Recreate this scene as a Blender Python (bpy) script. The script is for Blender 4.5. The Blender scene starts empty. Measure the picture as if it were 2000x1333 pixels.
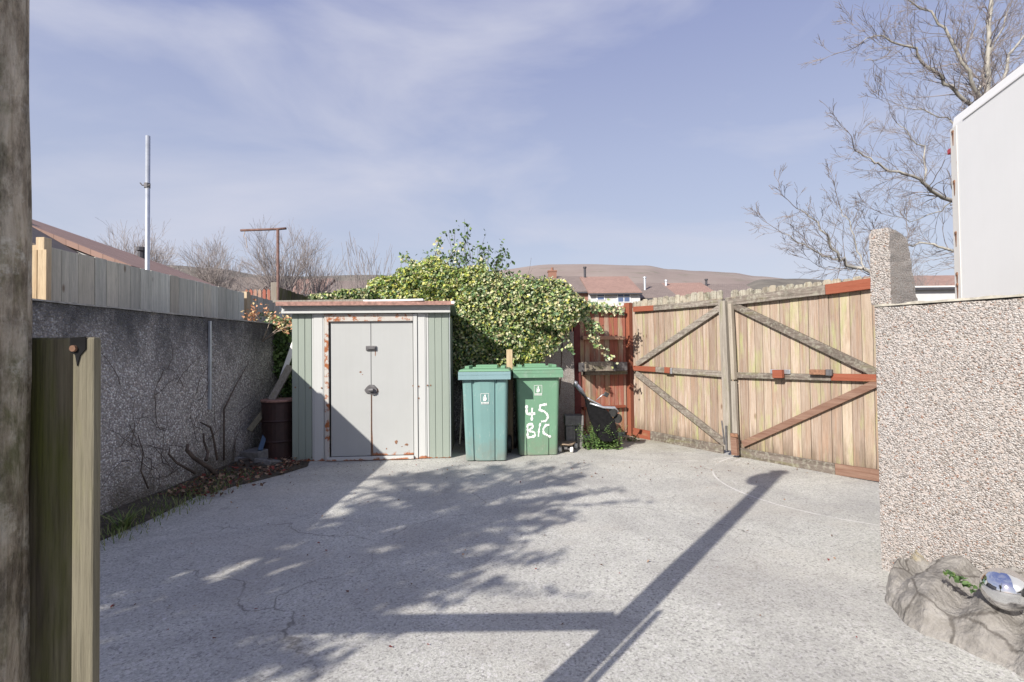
import bpy, math, random
from mathutils import Vector, Matrix, noise
R = math.radians
random.seed(7)
C = bpy.context.scene.collection
SC = bpy.context.scene

# ------------------------------------------------------------------ camera
CAMH = 1.2; PITCH = R(1.2); ROLL = 0.012
fw = Vector((0, math.cos(PITCH), math.sin(PITCH)))
r0 = Vector((1, 0, 0)); u0 = Vector((0, -math.sin(PITCH), math.cos(PITCH)))
RT = r0*math.cos(ROLL) - u0*math.sin(ROLL)
UP = u0*math.cos(ROLL) + r0*math.sin(ROLL)
cam = bpy.data.cameras.new('camera'); cam.lens = 18; cam.sensor_width = 36
cam.clip_start = 0.05; cam.clip_end = 6000
co = bpy.data.objects.new('camera', cam); C.objects.link(co)
m = Matrix((RT, UP, -fw)).transposed().to_4x4(); m.translation = (0, 0, CAMH)
co.matrix_world = m
SC.camera = co
# ------------------------------------------------------------------ light
EL = R(30.5); SX, SY = 0.61, 0.792
SUN = Vector((SX*math.cos(EL), SY*math.cos(EL), -math.sin(EL))).normalized()
W = bpy.data.worlds.new('World'); SC.world = W; W.use_nodes = True
nt = W.node_tree; nt.nodes.clear()
out = nt.nodes.new('ShaderNodeOutputWorld'); bg = nt.nodes.new('ShaderNodeBackground')
sky = nt.nodes.new('ShaderNodeTexSky'); sky.sky_type = 'NISHITA'; sky.sun_disc = False
sky.sun_elevation = EL; sky.sun_rotation = math.atan2(-SX, -SY); sky.air_density = 1.0
sky.dust_density = 1.2; sky.ozone_density = 2.2; sky.altitude = 100
bg.inputs['Strength'].default_value = 0.097
tc = nt.nodes.new('ShaderNodeTexCoord')
mp = nt.nodes.new('ShaderNodeMapping'); mp.inputs['Scale'].default_value = (1.2, 1.6, 3.6)
mp.inputs['Rotation'].default_value = (0, R(28), 0)
n1 = nt.nodes.new('ShaderNodeTexNoise'); n1.inputs['Scale'].default_value = 1.55
n1.inputs['Detail'].default_value = 8; n1.inputs['Roughness'].default_value = 0.52; n1.inputs['Distortion'].default_value = 0.35
rp = nt.nodes.new('ShaderNodeValToRGB'); rp.color_ramp.elements[0].position = 0.44; rp.color_ramp.elements[1].position = 0.70
rp.color_ramp.elements[1].color = (.75, .75, .75, 1)
mx = nt.nodes.new('ShaderNodeMix'); mx.data_type = 'RGBA'
mx.inputs['B'].default_value = (4.5, 4.6, 5.35, 1)
tint = nt.nodes.new('ShaderNodeMix'); tint.data_type = 'RGBA'; tint.blend_type = 'MULTIPLY'; tint.inputs['Factor'].default_value = 1
tint.inputs['B'].default_value = (1.18, 1.02, 1.0, 1)
veil = nt.nodes.new('ShaderNodeMix'); veil.data_type = 'RGBA'; veil.inputs['Factor'].default_value = 0.8
sz_ = nt.nodes.new('ShaderNodeSeparateXYZ'); gr_ = nt.nodes.new('ShaderNodeValToRGB')
for p_, c_ in ((0, (.405, .435, .49)), (.12, (.385, .42, .50)), (.34, (.32, .355, .485)), (.56, (.225, .255, .425)), (1, (.15, .18, .38))):
    e_ = gr_.color_ramp.elements.new(p_) if p_ not in (0, 1) else gr_.color_ramp.elements[p_ and -1]; e_.color = (*c_, 1)
g10 = nt.nodes.new('ShaderNodeVectorMath'); g10.operation = 'SCALE'; g10.inputs['Scale'].default_value = 10
L = nt.links
L.new(tc.outputs['Generated'], sz_.inputs[0]); L.new(sz_.outputs[2], gr_.inputs[0]); L.new(gr_.outputs[0], g10.inputs[0]); L.new(g10.outputs[0], veil.inputs['B'])
L.new(tc.outputs['Generated'], mp.inputs['Vector']); L.new(mp.outputs['Vector'], n1.inputs['Vector'])
L.new(n1.outputs['Fac'], rp.inputs['Fac']); L.new(sky.outputs['Color'], tint.inputs['A'])
L.new(tint.outputs['Result'], veil.inputs['A'])
L.new(veil.outputs['Result'], mx.inputs['A']); L.new(rp.outputs['Color'], mx.inputs['Factor'])
L.new(mx.outputs['Result'], bg.inputs['Color']); L.new(bg.outputs['Background'], out.inputs['Surface'])
sl = bpy.data.lights.new('sun', 'SUN'); sl.energy = 4.8; sl.angle = R(0.5); sl.color = (1, .94, .86)
so = bpy.data.objects.new('sun', sl); C.objects.link(so)
so.rotation_euler = SUN.to_track_quat('-Z', 'Y').to_euler(); so.location = (-6, -8, 9)
SC.view_settings.view_transform = 'Standard'; SC.view_settings.look = 'None'
SC.view_settings.exposure = 0.62; SC.view_settings.gamma = 1

# ------------------------------------------------------------------ geometry helpers
def ray(px, py): return fw + RT*((px-1000)/1000) - UP*((py-666.5)/1000)
def at(px, py, Y):
    d = ray(px, py); return Vector((0, 0, CAMH)) + d*(Y/d.y)
def G(px, py, z=0):
    d = ray(px, py); t = (z-CAMH)/d.z; return Vector((0, 0, CAMH)) + d*t
class PL:
    """vertical plane through two ground points, local frame s (along), v (away), z"""
    def __init__(s, a, b):
        s.o = Vector((a[0], a[1], 0)); e = Vector((b[0], b[1], 0)) - s.o; s.len = e.length
        s.d = e.normalized(); s.n = Vector((-s.d.y, s.d.x, 0)); s.rz = math.atan2(s.d.y, s.d.x)
    def hit(s, px, py, v=0):
        d = ray(px, py); c = Vector((0, 0, CAMH)); t = (s.o + s.n*v - c).dot(s.n)/d.dot(s.n)
        p = c + d*t; return (p - s.o).dot(s.d), p.z
    def w(s, a, v, z): return s.o + s.d*a + s.n*v + Vector((0, 0, z))

class MB:
    def __init__(s): s.v = []; s.f = []; s.r = []; s.m = []
    def add(s, vs, fs, r=None, mi=0):
        b = len(s.v); s.v += [tuple(x) for x in vs]
        if r is None: r = random.random()
        for f in fs: s.f.append([b+i for i in f]); s.r.append(r); s.m.append(mi)
        return s
    def box(s, x0, x1, y0, y1, z0, z1, r=None, mi=0):
        vs = [(x, y, z) for z in (z0, z1) for y in (y0, y1) for x in (x0, x1)]
        return s.add(vs, [(0, 2, 3, 1), (4, 5, 7, 6), (0, 1, 5, 4), (2, 6, 7, 3), (0, 4, 6, 2), (1, 3, 7, 5)], r, mi)
    def prism(s, pts, y0, y1, r=None, mi=0):   # polygon in (x,z), extruded along y
        n = len(pts); vs = [(p[0], y0, p[1]) for p in pts] + [(p[0], y1, p[1]) for p in pts]
        fs = [list(range(n)), list(range(2*n-1, n-1, -1))] + [(i, i+n, (i+1) % n+n, (i+1) % n) for i in range(n)]
        return s.add(vs, fs, r, mi)
    def prismz(s, pts, z0, z1, r=None, mi=0):
        n = len(pts); vs = [(p[0], p[1], z0) for p in pts] + [(p[0], p[1], z1) for p in pts]
        fs = [list(range(n-1, -1, -1)), list(range(n, 2*n))] + [(i, (i+1) % n, (i+1) % n+n, i+n) for i in range(n)]
        return s.add(vs, fs, r, mi)
    def bar(s, p, q, w, t, side=(0, 1, 0), r=None, mi=0):  # w across, t along side
        p = Vector(p); q = Vector(q); d = (q-p).normalized(); sd = Vector(side); sd = (sd - d*sd.dot(d)).normalized()
        a = d.cross(sd)*(w/2); b = sd*(t/2)
        vs = [c+i*a+j*b for c in (p, q) for i, j in ((-1, -1), (1, -1), (1, 1), (-1, 1))]
        return s.add(vs, [(3, 2, 1, 0), (4, 5, 6, 7), (0, 1, 5, 4), (1, 2, 6, 5), (2, 3, 7, 6), (3, 0, 4, 7)], r, mi)
    def tube(s, pts, rad, n=8, r=None, mi=0, cap=True):
        pts = [Vector(p) for p in pts]
        if not hasattr(rad, '__len__'): rad = [rad]*len(pts)
        vs = []; fs = []; ref = None
        for i, p in enumerate(pts):
            d = (pts[min(i+1, len(pts)-1)]-pts[max(i-1, 0)])
            d = d.normalized() if d.length > 1e-9 else Vector((0, 0, 1))
            if ref is None: ref = Vector((1, 0, 0)) if abs(d.x) < .8 else Vector((0, 1, 0))
            a = (ref - d*ref.dot(d)).normalized(); b = d.cross(a); ref = a
            for k in range(n):
                t = 2*math.pi*k/n; vs.append(p + a*(math.cos(t)*rad[i]) + b*(math.sin(t)*rad[i]))
        for i in range(len(pts)-1):
            for k in range(n):
                fs.append((i*n+k, i*n+(k+1) % n, (i+1)*n+(k+1) % n, (i+1)*n+k))
        if cap: fs.append(list(range(n-1, -1, -1))); fs.append([(len(pts)-1)*n+k for k in range(n)])
        return s.add(vs, fs, r, mi)
    def loft(s, rings, r=None, mi=0, cap=True):
        n = len(rings[0]); vs = [p for rg in rings for p in rg]; fs = []
        for i in range(len(rings)-1):
            for k in range(n): fs.append((i*n+k, i*n+(k+1) % n, (i+1)*n+(k+1) % n, (i+1)*n+k))
        if cap: fs.append(list(range(n-1, -1, -1))); fs.append([(len(rings)-1)*n+k for k in range(n)])
        return s.add(vs, fs, r, mi)
    def ball(s, c, rx, ry, rz, n=16, mrings=10, r=None, mi=0):
        c = Vector(c); rg = []
        for i in range(mrings+1):
            t = math.pi*(0.02+0.96*i/mrings)
            rg.append([c+Vector((math.sin(t)*math.cos(2*math.pi*k/n)*rx, math.sin(t)*math.sin(2*math.pi*k/n)*ry, -math.cos(t)*rz)) for k in range(n)])
        return s.loft(rg, r, mi)
    def leaf(s, p, nrm, size, r=None, mi=0, shape=0):
        nrm = Vector(nrm).normalized(); a = nrm.orthogonal().normalized(); q = random.uniform(0, 6.283)
        b = nrm.cross(a); u = a*math.cos(q)+b*math.sin(q); w = nrm.cross(u); p = Vector(p)
        if shape == 0:
            vs = [p-u*size*.5, p-w*size*.42-u*.1*size+nrm*size*.1, p-w*size*.22+u*size*.25, p+u*size*.6-nrm*size*.12, p+w*size*.22+u*size*.25, p+w*size*.42-u*.1*size+nrm*size*.1]
            s.add(vs, [(0, 1, 2, 3), (0, 3, 4, 5)], r, mi)
        else:
            vs = [p-u*size*.5, p-w*size*.2, p+u*size*.5, p+w*size*.2]; s.add(vs, [(0, 1, 2, 3)], r, mi)
    def build(s, name, mats, parent=None, smooth=False, bevel=0):
        me = bpy.data.meshes.new(name); me.from_pydata(s.v, [], s.f)
        if not isinstance(mats, (list, tuple)): mats = [mats]
        for q in mats: me.materials.append(q)
        me.polygons.foreach_set('material_index', s.m)
        at_ = me.attributes.new('rnd', 'FLOAT', 'FACE'); at_.data.foreach_set('value', s.r)
        if smooth: me.polygons.foreach_set('use_smooth', [True]*len(s.f))
        me.update()
        o = bpy.data.objects.new(name, me); C.objects.link(o)
        if parent: o.parent = parent
        if bevel:
            b = o.modifiers.new('bevel', 'BEVEL'); b.width = bevel; b.segments = 2; b.limit_method = 'ANGLE'; b.angle_limit = R(40)
        return o
def tag(o, label=None, cat=None, group=None, kind=None):
    if label: o['label'] = label
    if cat: o['category'] = cat
    if group: o['group'] = group
    if kind: o['kind'] = kind
    return o
def T(name, label, cat, loc=(0, 0, 0), rz=0, group=None):
    o = bpy.data.objects.new(name, None); C.objects.link(o); o.empty_display_size = .1
    o.location = loc; o.rotation_euler = (0, 0, rz); return tag(o, label, cat, group)
def lerp(a, b, t): return a+(b-a)*t

# ------------------------------------------------------------------ materials
class NM:
    def __init__(s, name):
        s.m = bpy.data.materials.new(name); s.m.use_nodes = True; s.t = s.m.node_tree
        s.b = s.t.nodes['Principled BSDF']; s.co = s.n('TexCoord').outputs['Object']
    def n(s, ty): return s.t.nodes.new('ShaderNode'+ty)
    def l(s, a, b): s.t.links.new(a, b)
    def noise(s, scale, detail=4, rough=.55, vec=None, stretch=None, dist=0):
        v = vec or s.co
        if stretch:
            mp = s.n('Mapping'); mp.inputs['Scale'].default_value = stretch; s.l(v, mp.inputs['Vector']); v = mp.outputs['Vector']
        x = s.n('TexNoise'); x.inputs['Scale'].default_value = scale; x.inputs['Detail'].default_value = detail
        x.inputs['Roughness'].default_value = rough; x.inputs['Distortion'].default_value = dist
        s.l(v, x.inputs['Vector']); return x.outputs['Fac']
    def ramp(s, fac, stops, interp='LINEAR'):
        r = s.n('ValToRGB'); e = r.color_ramp; e.interpolation = interp
        while len(e.elements) < len(stops): e.elements.new(.5)
        for k, (p, c) in enumerate(stops):
            e.elements[k].position = p
            if not hasattr(c, '__len__'): c = (c, c, c)
            e.elements[k].color = (*c, 1)
        s.l(fac, r.inputs['Fac']); return r.outputs['Color']
    def mix(s, fac, a, b, mode='MIX'):
        x = s.n('Mix'); x.data_type = 'RGBA'; x.blend_type = mode
        for nm, v in (('Factor', fac), ('A', a), ('B', b)):
            if isinstance(v, (int, float)): x.inputs[nm].default_value = v
            elif isinstance(v, tuple): x.inputs[nm].default_value = (*v, 1)
            else: s.l(v, x.inputs[nm])
        return x.outputs['Result']
    def math(s, op, a, b=0.5):
        x = s.n('Math'); x.operation = op
        for i, v in enumerate((a, b)):
            if isinstance(v, (int, float)): x.inputs[i].default_value = v
            else: s.l(v, x.inputs[i])
        return x.outputs[0]
    def attr(s):
        a = s.n('Attribute'); a.attribute_name = 'rnd'; return a.outputs['Fac']
    def bump(s, h, dist=.002, strength=.6):
        b = s.n('Bump'); b.inputs['Distance'].default_value = dist; b.inputs['Strength'].default_value = strength
        s.l(h, b.inputs['Height']); s.l(b.outputs['Normal'], s.b.inputs['Normal'])
    def xyz(s):
        x = s.n('SeparateXYZ'); s.l(s.co, x.inputs[0]); return x.outputs
    def done(s, col, rough=.7, metal=0, spec=None):
        if isinstance(col, tuple): s.b.inputs['Base Color'].default_value = (*col, 1)
        else: s.l(col, s.b.inputs['Base Color'])
        if isinstance(rough, (int, float)): s.b.inputs['Roughness'].default_value = rough
        else: s.l(rough, s.b.inputs['Roughness'])
        s.b.inputs['Metallic'].default_value = metal
        if spec is not None: s.b.inputs['Specular IOR Level'].default_value = spec
        return s.m
def plain(name, col, rough=.7, metal=0, var=.25, scale=12, bump=0):
    k = NM(name); f = k.noise(scale, 5)
    c = k.mix(k.ramp(f, [(.3, 0), (.7, 1)]), tuple(x*(1-var) for x in col), tuple(min(1, x*(1+var*.5)) for x in col))
    if bump: k.bump(f, bump)
    return k.done(c, rough, metal)
def wood(name, a, b, algae=0, algcol=(.19, .21, .05), axis='z', red=0, grain=1., lichen=0, redcol=(.36, .075, .03), foot=0):
    k = NM(name); st = {'z': (34, 34, 1.5), 'x': (1.5, 34, 34)}[axis]
    r = k.attr(); cmb = k.n('CombineXYZ'); k.l(k.math('MULTIPLY', r, 37.), cmb.inputs[1])
    va = k.n('VectorMath'); va.operation = 'ADD'; k.l(k.co, va.inputs[0]); k.l(cmb.outputs[0], va.inputs[1]); v = va.outputs[0]
    g = k.noise(1.6*grain, 6, .6, v, st, .4)
    c = k.mix(k.ramp(g, [(.32, 0), (.68, 1)]), a, b)
    c = k.mix(k.ramp(r, [(0, .62), (1, 0)]), c, (.42, .38, .36), 'MULTIPLY')
    c = k.mix(k.ramp(k.math('FRACT', k.math('MULTIPLY', r, 7.3)), [(.5, 0), (1, .45)]), c, (.56, .48, .36))
    kn = k.n('TexVoronoi'); kn.inputs['Scale'].default_value = 2.3
    m2 = k.n('Mapping'); m2.inputs['Scale'].default_value = (2.2, 1, .9) if axis == 'z' else (.9, 1, 2.2); k.l(v, m2.inputs['Vector']); k.l(m2.outputs[0], kn.inputs['Vector'])
    c = k.mix(k.ramp(kn.outputs['Distance'], [(.035, .7), (.09, 0)]), c, (.13, .07, .035))
    if red:
        n = k.noise(1.1, 5, .6, v, (5, 5, .8))
        c = k.mix(k.ramp(n, [(max(0, .62-red*.4), 0), (min(1, .74-red*.34), .92)]), c, redcol)
    if foot:   # damp dark feet of the boards, soaked up from the ground
        mr = k.n('MapRange'); k.l(k.xyz()[2], mr.inputs['Value']); mr.inputs['From Min'].default_value = .5; mr.inputs['From Max'].default_value = .05; mr.inputs['To Max'].default_value = .5
        c = k.mix(k.ramp(k.math('ADD', mr.outputs[0], k.noise(1.7, 6, .7, v, (9, 9, 1.2))), [(.72, 0), (.98, .85)]), c, (.17, .13, .095))
        c = k.mix(k.ramp(k.noise(1.3, 7, .7, v, (12, 12, 1)), [(.52, 0), (.66, .65)]), c, (.34, .225, .155))
    if algae:
        n = k.noise(2.4, 6, .62, v, (5, 5, 1) if axis == 'z' else (1, 5, 5))
        c = k.mix(k.ramp(n, [(.66-algae*.32, 0), (.80-algae*.25, min(1, .5+algae*.5))]), c, algcol)
    if lichen:
        n = k.noise(26, 6, .65); c = k.mix(k.ramp(n, [(.5, 0), (.6, lichen)]), c, (.42, .42, .34))
        n = k.noise(11, 6, .65); c = k.mix(k.ramp(n, [(.52, 0), (.62, lichen)]), c, (.06, .055, .045))
    fg = k.noise(7.5, 5, .75, v, (34, 34, 1.0) if axis == 'z' else (1.0, 34, 34), .2)
    c = k.mix(k.ramp(fg, [(.36, .42), (.52, 0)]), c, tuple(x*.35 for x in a))
    k.bump(k.mix(.5, g, fg), .005, .7)
    return k.done(c, .82, 0, .25)
def pebble(name, scale, stops, dirt=0, dirtcol=(.05, .05, .06), gap=.35, bump=.006, moss=0, big=.9, top=None):
    k = NM(name); v = k.n('TexVoronoi'); v.inputs['Scale'].default_value = scale; k.l(k.co, v.inputs['Vector'])
    v.inputs['Randomness'].default_value = 1
    sp = k.n('SeparateColor'); k.l(v.outputs['Color'], sp.inputs[0])
    c = k.ramp(sp.outputs[0], stops, 'CONSTANT')
    c = k.mix(k.ramp(sp.outputs[1], [(0, .5), (.6, 0)]), c, (.34, .31, .30), 'MULTIPLY')
    c = k.mix(k.ramp(v.outputs['Distance'], [(.42, 0), (.72, 1-gap*.2)]), c, tuple(x*gap for x in (.7, .62, .58)))
    if dirt:
        n = k.noise(big, 7, .66, dist=.6); c = k.mix(k.ramp(n, [(.34, dirt), (.66, dirt*.12)]), c, dirtcol)
        n = k.noise(3.4, 7, .7, stretch=(1, 1, .5)); c = k.mix(k.ramp(n, [(.5, 0), (.68, dirt*.6)]), c, dirtcol)
    if top:   # old black algae staining that sits along the top of the wall
        mr = k.n('MapRange'); k.l(k.xyz()[2], mr.inputs['Value']); mr.inputs['From Min'].default_value = top[0]; mr.inputs['From Max'].default_value = top[1]; mr.inputs['To Max'].default_value = .5
        c = k.mix(k.ramp(k.math('ADD', mr.outputs[0], k.noise(2.6, 7, .7, stretch=(1, 1, .6))), [(.62, 0), (.95, .9)]), c, (.075, .075, .078))
        mr = k.n('MapRange'); k.l(k.xyz()[2], mr.inputs['Value']); mr.inputs['From Min'].default_value = .45; mr.inputs['From Max'].default_value = 0; mr.inputs['To Max'].default_value = .45
        c = k.mix(k.ramp(k.math('ADD', mr.outputs[0], k.noise(3.1, 7, .7)), [(.66, 0), (.95, .8)]), c, (.12, .105, .085))
    if moss:
        n = k.noise(7, 6, .7); c = k.mix(k.ramp(n, [(.60, 0), (.7, moss)]), c, (.10, .11, .035))
    h = k.ramp(v.outputs['Distance'], [(.1, 1), (.7, 0)])
    k.bump(h, bump, .9); return k.done(c, .85, 0, .3)
def painted(name, col, rust=.0, zr=None, xr=None, chalk=.06, rough=.5, scale=9, grime=0, streak=.22):
    """painted sheet metal, rust patches; zr=(z_full, z_none) puts rust along a real edge"""
    k = NM(name); n = k.noise(3, 4); c = k.mix(n, tuple(x*(1-chalk) for x in col), tuple(min(1, x*(1+chalk)) for x in col))
    st = k.noise(2.2, 5, .6, stretch=(14, 14, .7)); c = k.mix(k.ramp(st, [(.45, 0), (.75, streak)]), c, tuple(x*.78 for x in (col[0], col[1]*.98, col[2]*.92)))
    rn = k.noise(scale, 8, .68); rc = k.mix(k.noise(40, 4), (.44, .15, .045), (.17, .06, .03))
    if rust: c = k.mix(k.ramp(rn, [(.70-rust*.32, 0), (.76-rust*.3, 1)]), c, rc)
    if grime:
        mr = k.n('MapRange'); k.l(k.xyz()[2], mr.inputs['Value']); mr.inputs['From Min'].default_value = .35; mr.inputs['From Max'].default_value = 0; mr.inputs['To Max'].default_value = .35
        c = k.mix(k.ramp(k.math('ADD', mr.outputs[0], k.noise(6, 7, .7)), [(.56, 0), (.9, grime)]), c, (.20, .185, .15))
        c = k.mix(k.ramp(k.noise(5, 8, .75, stretch=(1, 1, .4), dist=1), [(.56, 0), (.72, grime*.6)]), c, (.42, .45, .42))
        c = k.mix(k.ramp(k.noise(24, 4, .6, stretch=(3, 3, .5)), [(.63, 0), (.70, grime*.5)]), c, (.5, .52, .48))
    for rr, ax in ((zr, 2), (xr, 0)):
        if rr:
            m_ = k.n('MapRange'); k.l(k.xyz()[ax], m_.inputs['Value']); m_.inputs['From Min'].default_value = rr[0]; m_.inputs['From Max'].default_value = rr[1]
            m_.inputs['To Min'].default_value = .62; m_.inputs['To Max'].default_value = 0
            e = k.math('ADD', m_.outputs[0], rn); c = k.mix(k.ramp(e, [(.84, 0), (.92, .95)]), c, rc)
    k.bump(n, .002, .25); return k.done(c, rough, 0, .35)
def foliage(name, cols, rough=.55, trans=0):
    k = NM(name); n = len(cols); c = k.ramp(k.attr(), [(i/n, q) for i, q in enumerate(cols)], 'CONSTANT')
    m_ = k.done(c, rough, 0, .3)
    if trans:
        tr = k.n('BsdfTranslucent'); k.l(c, tr.inputs['Color']); ms = k.n('MixShader'); ms.inputs[0].default_value = trans
        k.l(k.b.outputs[0], ms.inputs[1]); k.l(tr.outputs[0], ms.inputs[2]); k.l(ms.outputs[0], k.t.nodes['Material Output'].inputs['Surface'])
    return m_
def tiles(name, col, sc=3.2):
    k = NM(name); b = k.n('TexBrick'); b.inputs['Scale'].default_value = sc; b.inputs['Mortar Size'].default_value = .02
    b.inputs['Brick Width'].default_value = .6; b.inputs['Row Height'].default_value = .7
    b.inputs['Color1'].default_value = (*col, 1); b.inputs['Color2'].default_value = (*[x*.82 for x in col], 1); b.inputs['Mortar'].default_value = (*[x*.55 for x in col], 1)
    k.l(k.co, b.inputs['Vector']); n = k.noise(.8, 6, .6)
    c = k.mix(k.ramp(n, [(.4, 0), (.7, .45)]), b.outputs['Color'], tuple(x*.65 for x in col)); k.bump(b.outputs['Fac'], .02)
    return k.done(c, .85)

_pl, _pr = G(1236, 852), G(1716, 940); _pm = G(1428, 892)
ARCS = (((_pr.x, _pr.y), (_pr-_pm).length-.02, .42), ((_pr.x, _pr.y), (_pr-_pm).length-.13, .52), ((_pl.x, _pl.y), (_pl-_pm).length, .46))
def concrete():
    k = NM('concrete'); n1 = k.noise(300, 3, .75); n2 = k.noise(95, 4, .8); n3 = k.noise(1.2, 8, .62, dist=.5); n4 = k.noise(9, 6, .65)
    c = k.mix(k.ramp(n2, [(.36, 0), (.64, 1)]), (.335, .332, .302), (.61, .608, .555))
    v = k.n('TexVoronoi'); v.inputs['Scale'].default_value = 105; k.l(k.co, v.inputs['Vector']); sp = k.n('SeparateColor'); k.l(v.outputs['Color'], sp.inputs[0])
    c = k.mix(k.ramp(sp.outputs[0], [(0, .62), (.14, .3), (.2, 0)]), c, (.16, .15, .15))
    c = k.mix(k.ramp(sp.outputs[1], [(.86, 0), (.9, .5), (1, .8)]), c, (.60, .585, .57))
    c = k.mix(k.ramp(n3, [(.42, 0), (.62, .42)]), c, (.235, .225, .22))
    c = k.mix(k.ramp(k.noise(.8, 7, .66), [(.5, 0), (.7, .34)]), c, (.46, .42, .355))
    c = k.mix(k.ramp(n4, [(.56, 0), (.72, .35)]), c, (.24, .23, .225))
    sp_ = k.n('TexVoronoi'); sp_.inputs['Scale'].default_value = 5.2; k.l(k.co, sp_.inputs['Vector'])
    c = k.mix(k.ramp(sp_.outputs['Distance'], [(.035, .8), (.06, 0)]), c, (.62, .61, .60))
    w = k.n('MapRange'); k.l(k.xyz()[1], w.inputs['Value']); w.inputs['From Min'].default_value = 5.2; w.inputs['From Max'].default_value = 7.3
    g = k.math('MULTIPLY', w.outputs[0], k.noise(3, 6, .7)); c = k.mix(k.ramp(g, [(.18, 0), (.6, .75)]), c, (.24, .225, .13))
    nz = k.n('TexNoise'); nz.inputs['Scale'].default_value = 1.4; nz.inputs['Detail'].default_value = 6; k.l(k.co, nz.inputs['Vector'])
    wv = k.n('VectorMath'); wv.operation = 'SCALE'; wv.inputs['Scale'].default_value = .9; k.l(nz.outputs['Color'], wv.inputs[0])
    wa = k.n('VectorMath'); wa.operation = 'ADD'; k.l(k.co, wa.inputs[0]); k.l(wv.outputs[0], wa.inputs[1])
    ve = k.n('TexVoronoi'); ve.feature = 'DISTANCE_TO_EDGE'; ve.inputs['Scale'].default_value = .42; k.l(wa.outputs[0], ve.inputs['Vector'])
    crk = k.math('MULTIPLY', k.ramp(ve.outputs['Distance'], [(.0012, 1), (.004, 0)]), k.ramp(k.noise(1.1, 3), [(.45, 0), (.6, .75)])); c = k.mix(crk, c, (.13, .12, .11))
    for (gx, gy), rr_, lo in ARCS:     # pale arcs scraped by the gate leaves
        vd = k.n('VectorMath'); vd.operation = 'DISTANCE'; k.l(k.co, vd.inputs[0]); vd.inputs[1].default_value = (gx, gy, 0)
        d_ = k.math('ABSOLUTE', k.math('SUBTRACT', vd.outputs['Value'], rr_)); f_ = k.math('MULTIPLY', k.ramp(d_, [(.004, .8), (.010, 0)]), k.ramp(k.noise(2.2, 5, .6), [(lo, 0), (lo+.1, 1)]))
        c = k.mix(f_, c, (.66, .65, .63))
    st = k.noise(2.1, 8, .72, dist=1.5); c = k.mix(k.ramp(st, [(.60, 0), (.68, .4)]), c, (.20, .185, .17))
    h = k.mix(.5, n1, n2); k.bump(h, .006, .75); return k.done(c, .9, 0, .2)

M = {}
M['concrete'] = concrete()
M['earth'] = plain('earth', (.10, .085, .055), .95, 0, .5, 9, .02)
M['soil'] = plain('soil', (.075, .062, .045), .95, 0, .6, 22, .02)
def moor():
    k = NM('moor'); n = k.noise(.006, 7, .6, stretch=(1, .5, 3)); c = k.mix(k.ramp(n, [(.3, 0), (.7, 1)]), (.21, .165, .145), (.285, .24, .21))
    c = k.mix(k.ramp(k.noise(.014, 7, .7, stretch=(1, 1, 6)), [(.56, 0), (.62, .55)]), c, (.15, .145, .10)); return k.done(c, .95)
M['moor'] = moor()
M['woodhill'] = plain('woodhill', (.15, .135, .11), .95, 0, .4, .05)
M['pebble_right'] = pebble('pebbledash_pale', 135, [(0, (.60, .585, .575)), (.30, (.46, .435, .42)), (.58, (.34, .315, .30)), (.74, (.24, .22, .205)), (.82, (.55, .52, .48)), (.91, (.38, .29, .24)), (.97, (.36, .19, .13))], .28, (.24, .22, .19), .5, .009, .15)
M['pebble_left'] = pebble('pebbledash_grimy', 62, [(0, (.80, .77, .74)), (.25, (.58, .55, .52)), (.55, (.40, .38, .36)), (.80, (.98, .97, .95)), (.9, (.74, .66, .60))], .40, (.38, .365, .35), .32, .014, .5, top=(.9, 1.6))
M['coping'] = plain('coping', (.34, .32, .27), .9, 0, .4, 30, .01)
M['block'] = plain('block_grey', (.19, .185, .18), .92, 0, .35, 20, .01)
M['brick'] = plain('brick_plain', (.27, .14, .10), .9, 0, .35, 20, .01)
M['render_white'] = plain('render_white', (.56, .56, .56), .85, 0, .08, 3)
M['shed_green'] = painted('shed_green_paint', (.262, .302, .262), 0, (-.02, .05))
M['shed_white'] = painted('shed_white_paint', (.48, .49, .48), .02, (-.02, .07))
M['shed_door'] = painted('shed_door_paint', (.385, .396, .39), .02, (.0, .14), streak=.1)
M['shed_door2'] = painted('shed_door_paint_clean', (.385, .396, .39), .0, (.0, .03), streak=.1)
M['rusty_trim'] = painted('rusty_trim', (.46, .44, .41), .56, rough=.7, scale=14)
M['rust'] = plain('rust', (.24, .125, .075), .85, 0, .5, 40, .003)
M['rust_red'] = plain('rust_red_edge', (.33, .185, .15), .75, 0, .4, 30)
M['old_iron'] = plain('old_iron', (.15, .085, .07), .8, 0, .4, 20)
M['steel'] = plain('galvanised', (.50, .53, .57), .42, .55, .15, 8)
M['dull_steel'] = plain('dull_steel', (.16, .155, .16), .6, .5, .4, 30)
M['black'] = plain('black_fabric', (.012, .012, .013), .85, 0, .4, 30)
M['black'].node_tree.nodes['Principled BSDF'].inputs['Specular IOR Level'].default_value = .08
M['dark_plastic'] = plain('dark_plastic', (.03, .03, .03), .5)
M['silver_tube'] = plain('silver_tube', (.45, .47, .5), .35, .6)
M['teal'] = painted('teal_plastic', (.165, .29, .28), 0, rough=.42, chalk=.12, grime=.6)
M['green_bin'] = painted('green_plastic', (.145, .28, .185), 0, rough=.42, chalk=.12, grime=.6)
M['green_lid'] = painted('green_lid_plastic', (.15, .30, .185), 0, rough=.42, chalk=.12, grime=.6)
M['teal_rim'] = painted('teal_rim_plastic', (.19, .30, .32), 0, rough=.42)
M['white_print'] = plain('white_print', (.72, .74, .72), .7, 0, .12, 60)
M['gate_wood'] = wood('gate_boards', (.33, .235, .17), (.49, .415, .35), .46, (.34, .36, .16), red=.0, foot=1)
M['fence_wood'] = wood('treated_boards', (.50, .51, .45), (.78, .77, .68), .12, (.33, .35, .25), grain=.7)
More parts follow.
